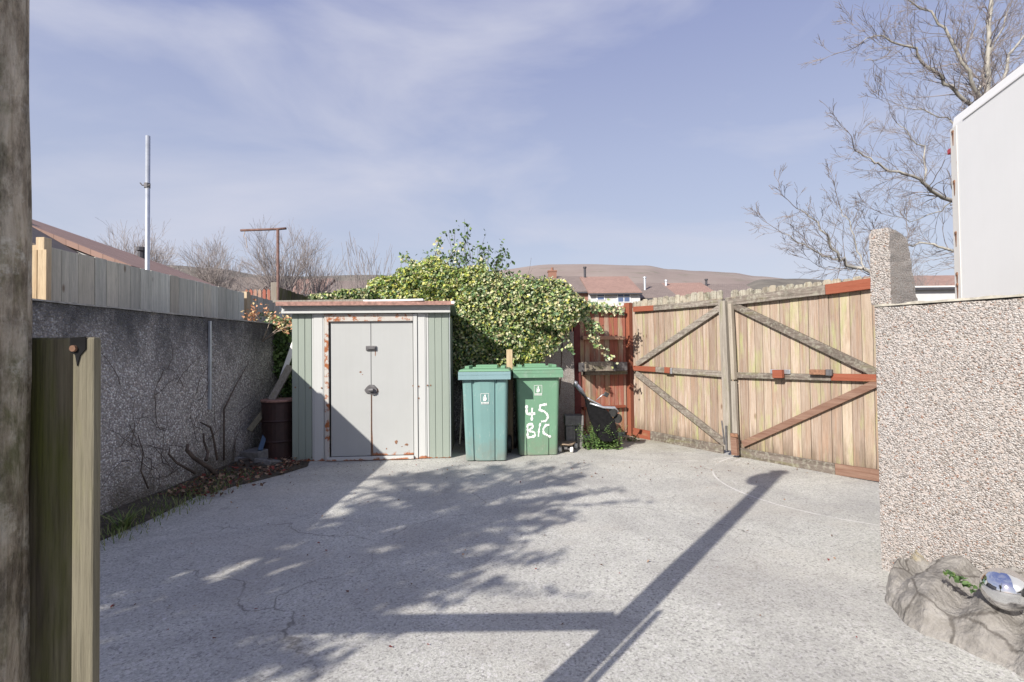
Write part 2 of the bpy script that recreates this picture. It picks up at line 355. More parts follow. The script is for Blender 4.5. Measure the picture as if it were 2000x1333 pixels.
M['pine'] = wood('raw_pine', (.46, .33, .20), (.58, .47, .31), 0)
M['grey_rail'] = wood('weathered_rail', (.14, .115, .095), (.32, .285, .25), .3, (.16, .16, .06), axis='x', lichen=.35)
M['grey_post'] = wood('weathered_upright', (.26, .235, .20), (.44, .41, .36), .25, (.2, .2, .1))
M['mossy'] = wood('mossy_board', (.06, .05, .035), (.21, .19, .13), .7, (.09, .10, .02))
M['pale_board'] = wood('pale_board', (.15, .135, .095), (.24, .225, .165), .3, (.16, .16, .07))
M['red_wood'] = wood('red_painted_wood', (.31, .09, .05), (.36, .125, .075), .1, (.3, .25, .14), axis='x')
M['brown_brace'] = wood('brown_brace', (.22, .12, .085), (.34, .225, .17), .1, (.3, .25, .14), axis='x')
M['red_post'] = wood('red_painted_post', (.29, .09, .05), (.36, .13, .075), .0)
M['red_fence'] = wood('red_stained_boards', (.34, .25, .19), (.46, .38, .29), .35, (.30, .30, .10), red=.55, redcol=(.33, .10, .07))
M['lichen_top'] = wood('lichen_board_tops', (.20, .18, .14), (.46, .43, .36), .25, (.24, .24, .13), lichen=.6)
M['maroon'] = plain('maroon_board', (.13, .03, .03), .8, 0, .3, 12)
M['log_bark'] = None
M['bark_far'] = plain('bark_far', (.34, .30, .285), .9, 0, .35, 3)
M['bark_birch'] = plain('bark_birch', (.37, .355, .315), .85, 0, .45, 5)
M['twig_birch'] = plain('twig_birch', (.27, .235, .225), .9, 0, .4, 5)
M['bark_dark'] = plain('bark_dark', (.075, .06, .05), .9, 0, .5, 14)
M['vine'] = plain('dead_vine', (.10, .075, .06), .9, 0, .5, 14)
M['pale_twig'] = plain('pale_twig', (.42, .34, .28), .85, 0, .3, 14)
M['ivy'] = foliage('variegated_ivy', [(.40, .43, .19), (.52, .50, .27), (.10, .17, .06), (.30, .37, .15), (.07, .12, .05), (.60, .57, .38), (.22, .31, .12), (.36, .30, .18), (.15, .24, .13), (.46, .48, .30), (.09, .15, .07), (.28, .33, .22)], .5, .25)
M['ivy_yellow'] = foliage('golden_leaves', [(.42, .43, .09), (.30, .38, .08), (.50, .48, .14), (.17, .25, .06), (.36, .40, .16)], .5, .25)
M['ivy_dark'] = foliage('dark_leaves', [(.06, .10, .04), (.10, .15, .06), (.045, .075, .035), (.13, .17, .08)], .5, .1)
M['fern'] = foliage('fern_leaves', [(.08, .14, .045), (.12, .20, .06), (.055, .10, .035), (.18, .26, .09)], .5, .2)
M['dead_leaves'] = foliage('dead_leaves', [(.12, .06, .045), (.20, .14, .10), (.10, .06, .04), (.30, .20, .13), (.2, .05, .04)], .8)
M['peach'] = foliage('peach_leaves', [(.55, .30, .17), (.60, .45, .22), (.45, .22, .12)], .6)
M['grass'] = foliage('grass_blades', [(.14, .19, .05), (.20, .25, .08), (.26, .27, .12), (.10, .15, .045)], .7, .2)
M['roof_orange'] = tiles('roof_tiles_orange', (.33, .21, .17))
M['roof_brown'] = tiles('roof_tiles_brown', (.225, .18, .16))
M['roof_dark'] = tiles('roof_tiles_dark', (.17, .14, .12))
M['white_paint'] = plain('white_gloss', (.79, .79, .775), .45, 0, .05, 1.3)
M['glass'] = plain('window_glass', (.10, .14, .25), .15, 0, .2, 2)
M['lead'] = plain('dark_trim', (.05, .05, .06), .7)
M['chrome'] = plain('mirror_steel', (.82, .83, .85), .06, 1, .02, 2)
M['skate_deck'] = plain('skate_deck', (.36, .27, .19), .7, 0, .3, 20)
M['drum'] = plain('drum_paint', (.035, .014, .012), .6, 0, .5, 9)
M['blue_sheet'] = plain('blue_sheet', (.07, .12, .2), .5)

def cellmix():
    k = NM('weathered_log'); g = k.noise(2.0, 9, .72, stretch=(20, 20, 2.2), dist=1.0)
    c = k.ramp(g, [(.30, (.14, .115, .09)), (.44, (.44, .38, .30)), (.58, (.60, .54, .45)), (.72, (.74, .69, .60))])
    n = k.noise(6, 7, .7, stretch=(1, 1, .5)); c = k.mix(k.ramp(n, [(.50, 0), (.60, .8)]), c, (.11, .12, .045))
    n = k.noise(13, 6, .7); c = k.mix(k.ramp(n, [(.57, 0), (.64, .7)]), c, (.72, .69, .62))
    f2 = k.noise(30, 6, .75, stretch=(1, 1, .35)); c = k.mix(k.ramp(f2, [(.35, .75), (.55, 0)]), c, (.07, .055, .04)); c = k.mix(k.ramp(k.noise(9, 8, .75), [(.56, 0), (.66, .6)]), c, (.66, .61, .53))
    k.bump(k.mix(.5, g, f2), .03, 1); return k.done(c, .95, 0, .1)
M['log_bark'] = cellmix()
def rockmat():
    k = NM('rock'); n = k.noise(5, 8, .7, dist=1.2); w = k.n('TexWave'); w.inputs['Scale'].default_value = 11; w.inputs['Distortion'].default_value = 14; w.inputs['Detail'].default_value = 8
    w.inputs['Detail Scale'].default_value = 1.4; k.l(k.co, w.inputs['Vector'])
    c = k.ramp(n, [(.3, (.16, .15, .135)), (.5, (.28, .265, .245)), (.7, (.37, .355, .33))])
    c = k.mix(k.ramp(w.outputs['Fac'], [(.02, .18), (.1, 0)]), c, (.22, .2, .19))
    nz = k.n('TexNoise'); nz.inputs['Scale'].default_value = 4; nz.inputs['Detail'].default_value = 7; k.l(k.co, nz.inputs['Vector'])
    va = k.n('VectorMath'); va.operation = 'SCALE'; va.inputs['Scale'].default_value = .22; k.l(nz.outputs['Color'], va.inputs[0]); vb = k.n('VectorMath'); vb.operation = 'ADD'; k.l(k.co, vb.inputs[0]); k.l(va.outputs[0], vb.inputs[1])
    ed = k.n('TexVoronoi'); ed.feature = 'DISTANCE_TO_EDGE'; ed.inputs['Scale'].default_value = 3.2; k.l(vb.outputs[0], ed.inputs['Vector'])
    c = k.mix(k.ramp(ed.outputs['Distance'], [(.008, .8), (.03, 0)]), c, (.10, .09, .08)); c = k.mix(k.ramp(k.noise(60, 5, .75), [(.35, .4), (.5, 0)]), c, (.2, .19, .17)); v = k.noise(3.1, 4, .5)
    c = k.mix(k.ramp(v, [(.62, 0), (.67, .7)]), c, (.36, .30, .17))
    c = k.mix(k.ramp(k.noise(7, 3, .5), [(.69, 0), (.71, .9)]), c, (.50, .48, .45))
    h = k.mix(.08, k.mix(.5, n, k.noise(45, 7, .8)), w.outputs['Fac']); k.bump(h, .02, 1); return k.done(c, .92, 0, .15)
M['rock'] = rockmat()

# ------------------------------------------------------------------ SETTING
g = MB(); g.add([(-4000, -4000, -.03), (4000, -4000, -.03), (4000, 4000, -.03), (-4000, 4000, -.03)], [(0, 1, 2, 3)])
tag(g.build('ground', M['earth']), kind='structure')
y = MB(); nx, ny = 60, 60; xs = [-3.02+i*(8.0)/nx for i in range(nx+1)]; ys = [-3+j*10.6/ny for j in range(ny+1)]
vs = [(a, b, .006*noise.noise(Vector((a*.8, b*.8, 0)))-0.004) for b in ys for a in xs]
y.add(vs, [(j*(nx+1)+i, j*(nx+1)+i+1, (j+1)*(nx+1)+i+1, (j+1)*(nx+1)+i) for j in range(ny) for i in range(nx)])
yo = y.build('concrete_yard', M['concrete'], smooth=True); tag(yo, kind='structure')
# planting strip of soil along the left wall
s = MB(); vs = []; N = 50
for j in range(N+1):
    yy = -1+j*8.2/N; w_ = .34+.10*noise.noise(Vector((yy*.9, 3, 0)))+max(0, .55*(1-abs(yy-5.6)/1.2))
    for i in range(7):
        t = i/6; vs.append((-3.05+w_*t, yy, .035*math.cos(t*1.5)+.012*noise.noise(Vector((t*5, yy*6, 1)))-.005*(t == 1)))
s.add(vs, [(j*7+i, j*7+i+1, (j+1)*7+i+1, (j+1)*7+i) for j in range(N) for i in range(6)])
tag(s.build('soil_bed', M['soil'], smooth=True), kind='structure')
def hill(name, prof, dist, mat, depth=.5, nz=3.):
    b = MB(); vs = []; rows = 9; cols = 160; p0, p1 = prof[0][0], prof[-1][0]
    for j in range(rows+1):
        t = j/rows
        for i in range(cols+1):
            px = lerp(p0, p1, i/cols)
            for (a, ya), (c_, yc) in zip(prof, prof[1:]):
                if a <= px <= c_: q = (px-a)/(c_-a); q = q*q*(3-2*q); py = lerp(ya, yc, q); break
            top = at(px, py, dist); Y = dist*(1-depth*(1-t)); P = at(px, py, Y)
            z = top.z*(math.sin(t*math.pi/2)**1.2) + nz*noise.noise(Vector((P.x*6/dist, Y*6/dist, 0)))*(t < 1)*t*(1-t)
            vs.append((P.x, Y, max(z, -.02) if t else -.5))
    for i in range(cols+1):
        q = vs[rows*(cols+1)+i]; vs.append((q[0]*1.3, q[1]*1.3, -1))
    w_ = cols+1
    b.add(vs, [(j*w_+i, j*w_+i+1, (j+1)*w_+i+1, (j+1)*w_+i) for j in range(rows+1) for i in range(cols)])
    return tag(b.build(name, mat, smooth=True), kind='structure')
hill('moorland_hill', [(500, 640), (760, 575), (950, 541), (1080, 531), (1180, 528), (1260, 529), (1310, 537), (1360, 541), (1430, 543), (1480, 549), (1560, 556), (1700, 580), (1900, 610)], 1300, M['moor'], .6, 40)
hill('wooded_hill', [(-700, 500), (200, 512), (330, 525), (420, 531), (520, 543), (640, 545), (740, 545), (830, 550), (950, 600), (1100, 650)], 420, M['woodhill'], .5, 12)
hill('distant_tree_ridge', [(1300, 660), (1420, 575), (1490, 552), (1560, 551), (1700, 560), (1900, 562), (2300, 570)], 900, M['woodhill'], .5, 12)

# ------------------------------------------------------------------ LEFT WALL (x = -3.05)
def rough_wall(name, L_, th, topf, mat, rz, loc, label, cat, seg=.05, zseg=.12, rough=.008, cope=None, z0=-.05):
    t = T(name, label, cat, loc, rz); n = max(2, int(L_/seg)); mz = 12; b = MB()
    rings = []
    for i in range(n+1):
        x = L_*i/n; zt = topf(x); ring = []
        def nn(a, b_): return rough*noise.noise(Vector((x*9+loc[0], a*9, b_*9)))
        for k in range(mz+1):
            z = lerp(z0, zt, k/mz); ring.append((x, nn(z, 0), z + (nn(z, 5)*1.6 if k == mz else 0)))
        for k in range(mz+1):
            z = lerp(zt, z0, k/mz); ring.append((x, th+nn(z, 2), z + (nn(z, 5)*1.6 if k == 0 else 0)))
        rings.append(ring)
    b.loft(rings); b.build('wall_face', mat, t)
    if cope:
        c = MB(); rg = []
        for i in range(n+1):
            x = L_*i/n; zt = topf(x)+.004; e = .010*noise.noise(Vector((x*14, 7, loc[0])))
            rg.append([(x, -.012+e, zt), (x, -.006+e, zt+.012+e), (x, th+.01, zt+.014), (x, th+.01, zt)])
        c.loft(rg); c.build('coping', cope, t)
    return t
LW = PL((-3.05, 1.3), (-3.05, 7.2))
rough_wall('pebbledash_wall', 6.0, .11, lambda x: 1.545+.0075*x+.006*noise.noise(Vector((x*2, 0, 0))), M['pebble_left'], LW.rz, LW.o,
           'long grimy grey pebbledash wall in shade along the left of the yard', 'wall', cope=M['coping'])
# cable conduit on the wall
s0, z1 = LW.hit(407, 618); _, z0_ = LW.hit(407, 800)
cnd = MB(); cnd.box(s0-.012, s0+.012, -.028, -.004, z0_, z1-.05); cb = cnd.build('wall_conduit', M['steel'], bevel=.003)
cb.location = LW.o; cb.rotation_euler.z = LW.rz; tag(cb, 'thin metal conduit running vertically up the grimy left wall', 'conduit')
# pale drip streak pipe stub near post
# ------------------------------------------------------------------ TIMBER FENCE behind the wall (x=-3.62)
FX = -3.62
def boards(mb, s0, s1, z0f, z1f, w=.105, v0=0, th=.018, jit=.004, mi=0, dog=False):
    x = s0
    while x < s1-.01:
        ww = min(w*random.uniform(.86, 1.12), s1-x); dz = random.uniform(-jit, jit); zt = z1f(x+ww/2)+dz
        r = random.random(); dv = random.uniform(0, .006)
        if dog:
            c = ww*.22; mb.prism([(x, z0f(x)), (x+ww-.003, z0f(x+ww)), (x+ww-.003, zt-c), (x+ww-c, zt), (x+c, zt), (x, zt-c)], v0+dv, v0+th+dv, r, mi)
        else:
            mb.prism([(x, z0f(x)), (x+ww-.005, z0f(x+ww)), (x+ww-.005, zt), (x, zt)], v0+dv, v0+th+dv, r, mi)
        x += ww
FP = PL((FX, 3.9), (FX, 9))
sE, zE = FP.hit(478, 572); s00, z00 = FP.hit(90, 480)
t = T('timber_fence', 'tall pale grey-green boarded fence rising behind the left wall', 'fence', FP.o, FP.rz)
b = MB(); boards(b, s00, sE, lambda x: .6, lambda x: lerp(z00, zE, (x-s00)/(sE-s00)), .15, 0, .02); b.build('board_panel', M['fence_wood'], t, bevel=.002)
b = MB(); b.box(s00-.02, s00+.075, .03, .12, 0, z00+.0); b.build('post', M['pine'], t, bevel=.003)
b = MB(); b.box(sE-.1, sE-.01, .03, .12, 0, zE-.02); b.build('post', M['fence_wood'], t, bevel=.003)
# raw pine return panel at its near end (faces the camera)
a = at(50, 580, 3.86); c_ = at(90, 580, 3.86)
t = T('pine_fence_end', 'raw orange pine fence end in sunlight beside the tall pale fence', 'fence', (a.x-.5, 3.86, 0), 0)
zz = lambda px, py: at(px, py, 3.86).z
b = MB(); x0 = 0
boards(b, .0, c_.x-a.x+.5, lambda x: .6, lambda x: zz(70, 488), .12, 0, .02, .002); b.build('board_panel', M['pine'], t, bevel=.002)
b = MB(); b.box(.55, .615, .025, .09, .6, zz(70, 462)); b.build('post', M['pine'], t, bevel=.003)
# second, lower fence run further back
FP2 = PL((FX+.02, FP.o.y+sE+.15), (FX+.35, 11)); 
z2a = at(482, 576, FP2.o.y).z; e2 = FP2.hit(548, 592)
t = T('lower_timber_fence', 'lower grey boarded fence continuing beyond the tall pale one towards the shed', 'fence', FP2.o, FP2.rz)
b = MB(); boards(b, 0, e2[0]+.5, lambda x: .5, lambda x: lerp(z2a, e2[1], x/max(.1, e2[0])), .15, 0, .02); b.build('board_panel', M['fence_wood'], t, bevel=.002)
b = MB(); b.box(-.1, -.01, .01, .1, 0, z2a+.03); b.build('post', M['pine'], t, bevel=.003)
# red-orange picket fence farther
p1 = at(478, 566, 11.5); p2 = at(532, 560, 11.5)
t = T('picket_fence', 'short run of red-stained pickets seen over the lower timber fence', 'fence', (p1.x, 11.5, 0), 0)
b = MB(); x = 0
while x < p2.x-p1.x: b.prism([(x, .6), (x+.07, .6), (x+.07, p1.z-.03), (x+.035, p1.z+.01), (x, p1.z-.03)], 0, .02); x += .10
b.build('pickets', M['red_fence'], t)
b = MB(); b.box(p2.x-p1.x-.03, p2.x-p1.x+.12, -.02, .09, 0, at(532, 552, 11.5).z); b.build('post', M['grey_post'], t, bevel=.004)
# dark sloping fence beyond the shed
q1 = at(541, 560, 9.5); q2 = at(610, 583, 10.4)
t = T('dark_fence', 'dark sloping close-boarded fence behind the shed near the rusty line post', 'fence', (q1.x, q1.y, 0), math.atan2(q2.y-q1.y, q2.x-q1.x))
b = MB(); Lq = (Vector((q2.x, q2.y))-Vector((q1.x, q1.y))).length
boards(b, 0, Lq, lambda x: .4, lambda x: lerp(q1.z, q2.z, x/Lq), .12, 0, .02); b.build('board_panel', M['mossy'], t)

# ------------------------------------------------------------------ FOREGROUND LEFT POST + BOARDS
px_, py_ = -.743, .70
t = T('log_post', 'tall weathered grey log post with lichen at the left edge of the yard', 'post', (px_, py_, 0))
rg = []
for i in range(260):
    z = 3.2*i/259 - .02; ring = []
    for k in range(72):
        an = 2*math.pi*k/72; r_ = .059+.006*noise.noise(Vector((math.cos(an)*2, math.sin(an)*2, z*1.7)))+.0042*noise.noise(Vector((math.cos(an)*7, math.sin(an)*7, z*3)))
        r_ -= .008*max(0, math.cos(an*5+.8+.5*math.sin(z*1.4)+.8*noise.noise(Vector((z*3, 1, 1)))))**14 + .0025*abs(noise.noise(Vector((math.cos(an)*16, math.sin(an)*16, z*6))))
        ring.append((math.cos(an)*r_+.004*math.sin(z*2), math.sin(an)*r_, z))
    rg.append(ring)
b = MB(); b.loft(rg); b.build('log', M['log_bark'], t, smooth=True)
b = MB(); b.ball((-.10, -.01, 3.03), .135, .06, .16); b.box(-.07, .075, -.045, .045, 3.19, 3.225); b.build('post_head', M['log_bark'], t, smooth=False)
BP = PL((px_-1.6, .735), (1, .735))
def sx(px, Y=.735): return at(px, 700, Y).x
t = T('boarded_side_fence', 'low mossy and pale boards fixed against the tall log post', 'fence', (sx(60), .735, 0))
X0 = sx(60)
b = MB(); zt = at(100, 659, .735).z
rg = []
b.box(-.02, sx(142)-X0, .007, .03, 0, zt); b.build('mossy_board', M['mossy'], t, bevel=.004)['label'] = 'dark mossy board'
b = MB(); b.box(sx(141, .727)-X0, sx(184, .727)-X0, -.008, .006, 0, zt-.001); b.build('pale_board', M['pale_board'], t, bevel=.003)['label'] = 'pale bare board'
b = MB(); b.box(-1.9, -.105, -.02, .025, zt-.11, zt-.02); b.build('rail', M['grey_rail'], t, bevel=.004)
b = MB(); cx = sx(156)-X0; zc = at(156, 688, .735).z
b.prism([(cx-.006, zc+.020), (cx+.016, zc+.022), (cx+.016, zc+.004), (cx+.008, zc-.005), (cx+.004, zc-.02), (cx+.001, zc-.004), (cx-.006, zc)], -.0095, -.0082); b.build('knot_hole', M['black'], t)  # flat black piece on the board, painted as the shade inside the hole
b = MB(); b.tube([(cx, -.013, zc+.005), (cx, -.0085, zc+.005)], [.0045, .005], 10); b.build('bolt', M['rust'], t)

# ------------------------------------------------------------------ SHED
SP = PL(G(571, 902), G(880, 894)); SW = SP.len
def su(px, py=760): return SP.hit(px, py)[0]
def sz(px, py): return SP.hit(px, py)[1]
HT = sz(725, 613); FT = sz(725, 597); SD = 1.05
t = T('metal_shed', 'pale green and white metal shed with rusty double doors', 'shed', SP.o, SP.rz)
def part(name, mat, fn, parent=t, bevel=.003, label=None, smooth=False):
    b = MB(); fn(b); o = b.build(name, mat, parent, smooth, bevel)
    if label: o['label'] = label
    return o
def ribbed(b, u0, u1, z0, z1, v=0, n=6, th=.012):
    # sheet with shallow pressed ribs
    pts = []; w_ = (u1-u0)/n
    for i in range(n):
        a = u0+i*w_; pts += [(a, v), (a+w_*.86, v), (a+w_*.90, v+.007), (a+w_*.96, v+.007)]
    pts.append((u1, v)); full = pts+[(p[0], p[1]+th) for p in reversed(pts)]
    b.prismz(full, z0, z1)
part('corner_panel', M['shed_green'], lambda b: ribbed(b, 0, su(610), .0, HT, 0, 3))
part('corner_panel', M['shed_green'], lambda b: ribbed(b, su(838), SW, .0, HT, 0, 3))
part('front_panel', M['shed_white'], lambda b: (ribbed(b, su(614), su(634), .0, HT, -.012, 1), b.box(su(610), su(613.5), -.004, .012, 0, HT)))
part('front_panel', M['shed_white'], lambda b: (ribbed(b, su(817), su(833), .0, HT, -.012, 1), b.box(su(833.5), su(837.5), -.004, .012, 0, HT)))
part('door_post', M['rusty_trim'], lambda b: b.box(su(635), su(643), -.022, .02, .0, HT-.005))
part('door_post', M['shed_white'], lambda b: b.box(su(808.5), su(816), -.024, .02, .0, HT-.005))
zt = sz(725, 628)
part('door_track', M['rusty_trim'], lambda b: (b.box(su(643), su(808), -.03, .03, zt, sz(725, 620)), b.box(su(643), su(808), -.022, .03, sz(725, 620), HT-.004)))
part('sill', M['shed_white'], lambda b: b.box(su(640), su(808), -.05, .0, .004, sz(725, 891)))
dz0 = sz(725, 891)+.003
def door(u0, u1, mat):
    o = part('door', mat, lambda b: (b.box(u0, u1, .004, .018, dz0, zt-.002), ))
    return o
dm = su(725)
d1 = door(su(646), dm-.003, M['shed_door2']); d2 = door(dm+.003, su(807), M['shed_door'])
part('handle', M['dull_steel'], lambda b: (b.box(-.055+dm, .06+dm, -.016, .003, sz(725, 685), sz(725, 676)), b.box(dm-.035, dm+.05, -.026, -.016, sz(725, 683), sz(725, 677.5))), d2, .004)
zl = sz(725, 762)
part('lock', M['dull_steel'], lambda b: (b.prism([(dm-.075, zl), (dm-.05, zl+.035), (dm-.02, zl+.06), (dm+.03, zl+.058), (dm+.06, zl+.025), (dm+.072, zl-.01), (dm+.05, zl-.055), (dm+.02, zl-.06), (dm-.02, zl-.04), (dm-.055, zl-.035)], -.014, .003),
     b.tube([(dm-.02, -.035, zl), (dm+.03, -.035, zl)], .022, 10)), d2, .003)
def blot(b, cx, cz, rx, rz, v=.0022, n=14, seed=0):
    rnd = random.Random(seed); pts = [(cx+math.cos(6.283*k/n)*rx*rnd.uniform(.6, 1.15), cz+math.sin(6.283*k/n)*rz*rnd.uniform(.6, 1.15)) for k in range(n)]
    b.prism(pts, v, v+.0015)
def spot(px, py, rx, rz, parent, seed, v=.0024): part('rust_spot', M['rust'], lambda b: blot(b, su(px, py), sz(px, py), rx, rz, v, 14, seed), parent, 0)
spot(774, 864, .020, .027, d2, 1); spot(794, 869, .022, .016, d2, 2); spot(755, 877, .008, .011, d2, 3); spot(785, 873, .012, .005, d2, 12)
spot(704, 727, .017, .010, d1, 4); spot(708, 732, .007, .005, d1, 6)
spot(733, 690, .006, .05, d2, 7, .0026); spot(716, 763, .018, .028, d1, 8); spot(736, 763, .022, .034, d2, 9)
part('rust_seam', M['rust'], lambda b: b.prism([(dm-.010, dz0), (dm-.004, zl-.05), (dm-.0035, zl-.05), (dm-.0035, dz0)], .0015, .0035), d1, 0)
part('rust_seam', M['rust'], lambda b: b.prism([(dm+.0035, dz0), (dm+.0035, zl-.05), (dm+.008, zl-.05), (dm+.007, dz0+.3), (dm+.02, dz0)], .0015, .0035), d2, 0)
for px, py, v in ((629, 758, -.014), (807, 754, -.0), (818, 755, -.014), (835, 753, -.01), (841, 753, -.002), (606, 758, -.002), (818, 778, -.014), (577, 757, -.002)):
    part('screw', M['rust'], lambda b: b.tube([(su(px), v-.004, sz(px, py)), (su(px), v+.01, sz(px, py))], .009, 8), t, 0)
part('fascia', M['shed_white'], lambda b: (b.box(-.09, SW+.012, -.06, .05, HT+.002, FT), b.box(-.092, SW+.014, -.072, -.06, HT+.002, HT+.035)))
part('side_wall', M['shed_green'], lambda b: (b.box(SW-.012, SW, .012, SD, 0, HT-.02)))
part('side_wall', M['shed_green'], lambda b: (b.box(0, .012, .012, SD, 0, HT-.02)))
part('back_wall', M['shed_green'], lambda b: (b.box(.012, SW-.012, SD-.012, SD, 0, HT-.03)))
part('corner_trim', M['steel'], lambda b: b.box(SW, SW+.006, -.004, .05, 0.01, HT-.002), bevel=0)
ro = part('roof', M['shed_green'], lambda b: b.add([(-.13, -.13, FT+.01), (SW+.06, -.13, FT+.01), (SW+.06, SD+.08, FT-.10), (-.13, SD+.08, FT-.10), (-.13, -.13, FT+.028), (SW+.06, -.13, FT+.028), (SW+.06, SD+.08, FT-.08), (-.13, SD+.08, FT-.08)],
     [(3, 2, 1, 0), (4, 5, 6, 7), (0, 1, 5, 4), (1, 2, 6, 5), (2, 3, 7, 6), (3, 0, 4, 7)]), bevel=0)
part('roof_edge', M['rust_red'], lambda b: b.box(-.125, SW+.062, -.142, -.131, FT-.012, FT+.034), ro, .002)
part('end_cap', M['white_paint'], lambda b: b.box(SW+.03, SW+.068, -.15, -.142, FT+.0, FT+.03), ro, .002)
# boards lying on the shed roof
def loose(name, mat, label, cat, p, q, w_, th, side=(0, 0, 1), group=None):
    b = MB(); b.bar(p, q, w_, th, side); o = b.build(name, mat, bevel=.004); return tag(o, label, cat, group)
loose('long_board', M['grey_post'], 'long grey board lying across the left of the shed roof', 'board', at(536, 594, 5.72)+Vector((0, 0, .02)), at(720, 587, 5.85)+Vector((0, 0, -.005)), .12, .025)
loose('white_board', M['white_paint'], 'short white board lying on the shed roof above the doors', 'board', at(712, 589, 5.75)+Vector((0, 0, .0)), at(828, 586.5, 5.75)+Vector((0, 0, .0)), .10, .022)

# ------------------------------------------------------------------ CLUTTER between wall and shed
t = T('oil_drum', 'rusty dark red drum standing between the left wall and the shed', 'drum', at(546, 885, 5.95).xy.to_3d())
b = MB(); prof = [(.19, 0), (.197, .01), (.19, .03), (.19, .2), (.197, .215), (.19, .23), (.19, .43), (.197, .445), (.19, .46), (.19, .64), (.197, .66), (.185, .665)]
b.loft([[(math.cos(k*math.pi/14)*r_, math.sin(k*math.pi/14)*r_, z) for k in range(28)] for r_, z in prof]); b.build('drum_body', M['drum'], t, smooth=False)
b = MB(); b.loft([[(math.cos(k*math.pi/14)*r_, math.sin(k*math.pi/14)*r_, z) for k in range(28)] for r_, z in ((.196, .662), (.2, .675), (.196, .685), (.18, .68))]); b.build('rim', M['rust_red'], t)
loose('leaning_plank', M['pale_board'], 'narrow upright plank leaning on the left wall beside the ivy', 'plank', at(508, 810, 6.3), at(517, 700, 6.5), .06, .025, (0, 1, 0))
loose('leaning_plank', M['grey_post'], 'thick pale plank slanting from the drum up behind the shed', 'plank', at(530, 782, 5.95), at(567, 715, 6.2), .085, .03, (0, 1, 0))
loose('metal_strip', M['white_paint'], 'long white metal strip slanting steeply behind the shed corner', 'strip', at(546, 752, 6.2), at(582, 650, 6.35), .06, .02, (0, 1, 0))
loose('fallen_plank', M['pale_board'], 'short grey plank propped low against the rusty drum', 'plank', at(487, 842, 5.75), at(523, 795, 5.9), .065, .03, (0, 1, 0))
loose('blue_plank', M['blue_sheet'], 'blue painted board leaning low in front of the rusty drum', 'board', at(508, 880, 5.7), at(521, 840, 5.85), .05, .02, (0, 1, 0))
# broken block pile base
t = T('rubble_heap', 'dark rubble and timber heap at the foot of the left wall', 'rubble', at(490, 900, 5.6).xy.to_3d())
for i in range(9):
    b = MB(); x, yy = random.uniform(-.32, .25), random.uniform(-.12, .5); sx_, sy_, h = random.uniform(.05, .13), random.uniform(.05, .12), random.uniform(.03, .10)
    b.box(-sx_, sx_, -sy_, sy_, 0, h*1.4); o = b.build('rubble_block', M['bark_dark'] if i % 2 else M['block'], t, bevel=.01); o.location = (x, yy, .01); o.rotation_euler = (random.uniform(-.2, .2), random.uniform(-.2, .2), random.uniform(0, 3))

# ------------------------------------------------------------------ BRANCH generators
def grow(mb, p, d, L_, r_, lv, spread=.55, nseg=4, kids=3, taper=.62, up=.06, n=4, mi=0, fmi=None, wob=.16, shr=.62, minr=.002, rnd=random, tips=None):
    pts = [p.copy()]; rad = [r_]; dd = d.normalized()
    for i in range(nseg):
        dd = (dd + Vector((rnd.gauss(0, wob), rnd.gauss(0, wob), rnd.gauss(0, wob)+up))).normalized()
        pts.append(pts[-1]+dd*(L_/nseg)); rad.append(max(minr, r_*lerp(1, taper, (i+1)/nseg)))
    mb.tube(pts, rad, n if lv > 1 else 3, mi=(mi if (lv > 1 or fmi is None) else fmi), cap=False)
    if lv <= 0:
        if tips is not None: tips.append((pts[-1], dd)); tips.append((pts[len(pts)//2], dd))
        return
    k = kids+(rnd.random() < .5)
    for j in range(k):
        f = rnd.uniform(.3, .98) if j else 1; i = min(nseg-1, int(f*nseg)); q = pts[i].lerp(pts[i+1], f*nseg-i) if f < 1 else pts[-1]
        a = dd.orthogonal().normalized(); a = Matrix.Rotation(rnd.uniform(0, 6.283), 3, dd) @ a
        nd = (dd + a*rnd.uniform(spread*.6, spread*1.35)).normalized()
        grow(mb, q, nd, L_*rnd.uniform(shr*.8, shr*1.15), max(minr, rad[i]*.62), lv-1, spread, max(2, nseg-1), kids, taper, up, n, mi, fmi, wob, shr, minr, rnd, tips)
def bare_tree(name, px, py_top, Y, w_px, label, levels=5, seed=1, group=None, spread=.5, stems=1, r_=None):
    rnd = random.Random(seed); base = at(px, 690, Y); base.z = 0; H = at(px, py_top, Y).z
    t = T(name, label, 'tree', base, 0, group); tr = MB(); cr = MB(); w_ = w_px*Y/1000
    r_ = r_ or H*.014; h0 = H*.32
    tr.tube([(0, 0, -.05), (.03*H*.3, 0, h0*.5), (0, .02, h0)], [r_*1.3, r_, r_*.85], 8)
    for k in range(12):
        a = 6.283*k/12+rnd.uniform(-.3, .3); f = rnd.uniform(.30, .75); sp = w_/2/H*1.5*(rnd.uniform(.6, 1.15))
        d = Vector((math.cos(a)*sp, math.sin(a)*sp, 1))
        if k == 0: d = Vector((.05, 0, 1))
        grow(cr, Vector((0, 0, h0*rnd.uniform(.75, 1))), d, H*.30, r_*.6, levels-2, spread, 4, 3, .55, .07, 4, 0, None, .11, .66, .0035*Y/20, rnd)
    tr.build('trunk', M['bark_far'], t, True); cr.build('crown', M['bark_far'], t, True); return t
GT = 'bare winter trees beyond the fences'
bare_tree('bare_tree', 277, 450, 40, 95, 'bare round-crowned tree behind the thin metal pole', 6, 3, GT)
bare_tree('bare_tree', 412, 472, 30, 100, 'bare bushy tree left of the rusty line post, over the fence', 6, 5, GT)
bare_tree('bare_tree', 556, 440, 24, 135, 'largest bare tree, standing right behind the rusty line post', 6, 11, GT)
bare_tree('bare_tree', 462, 520, 33, 70, 'small low bare tree between the two bigger bare ones on the left', 5, 17, GT)
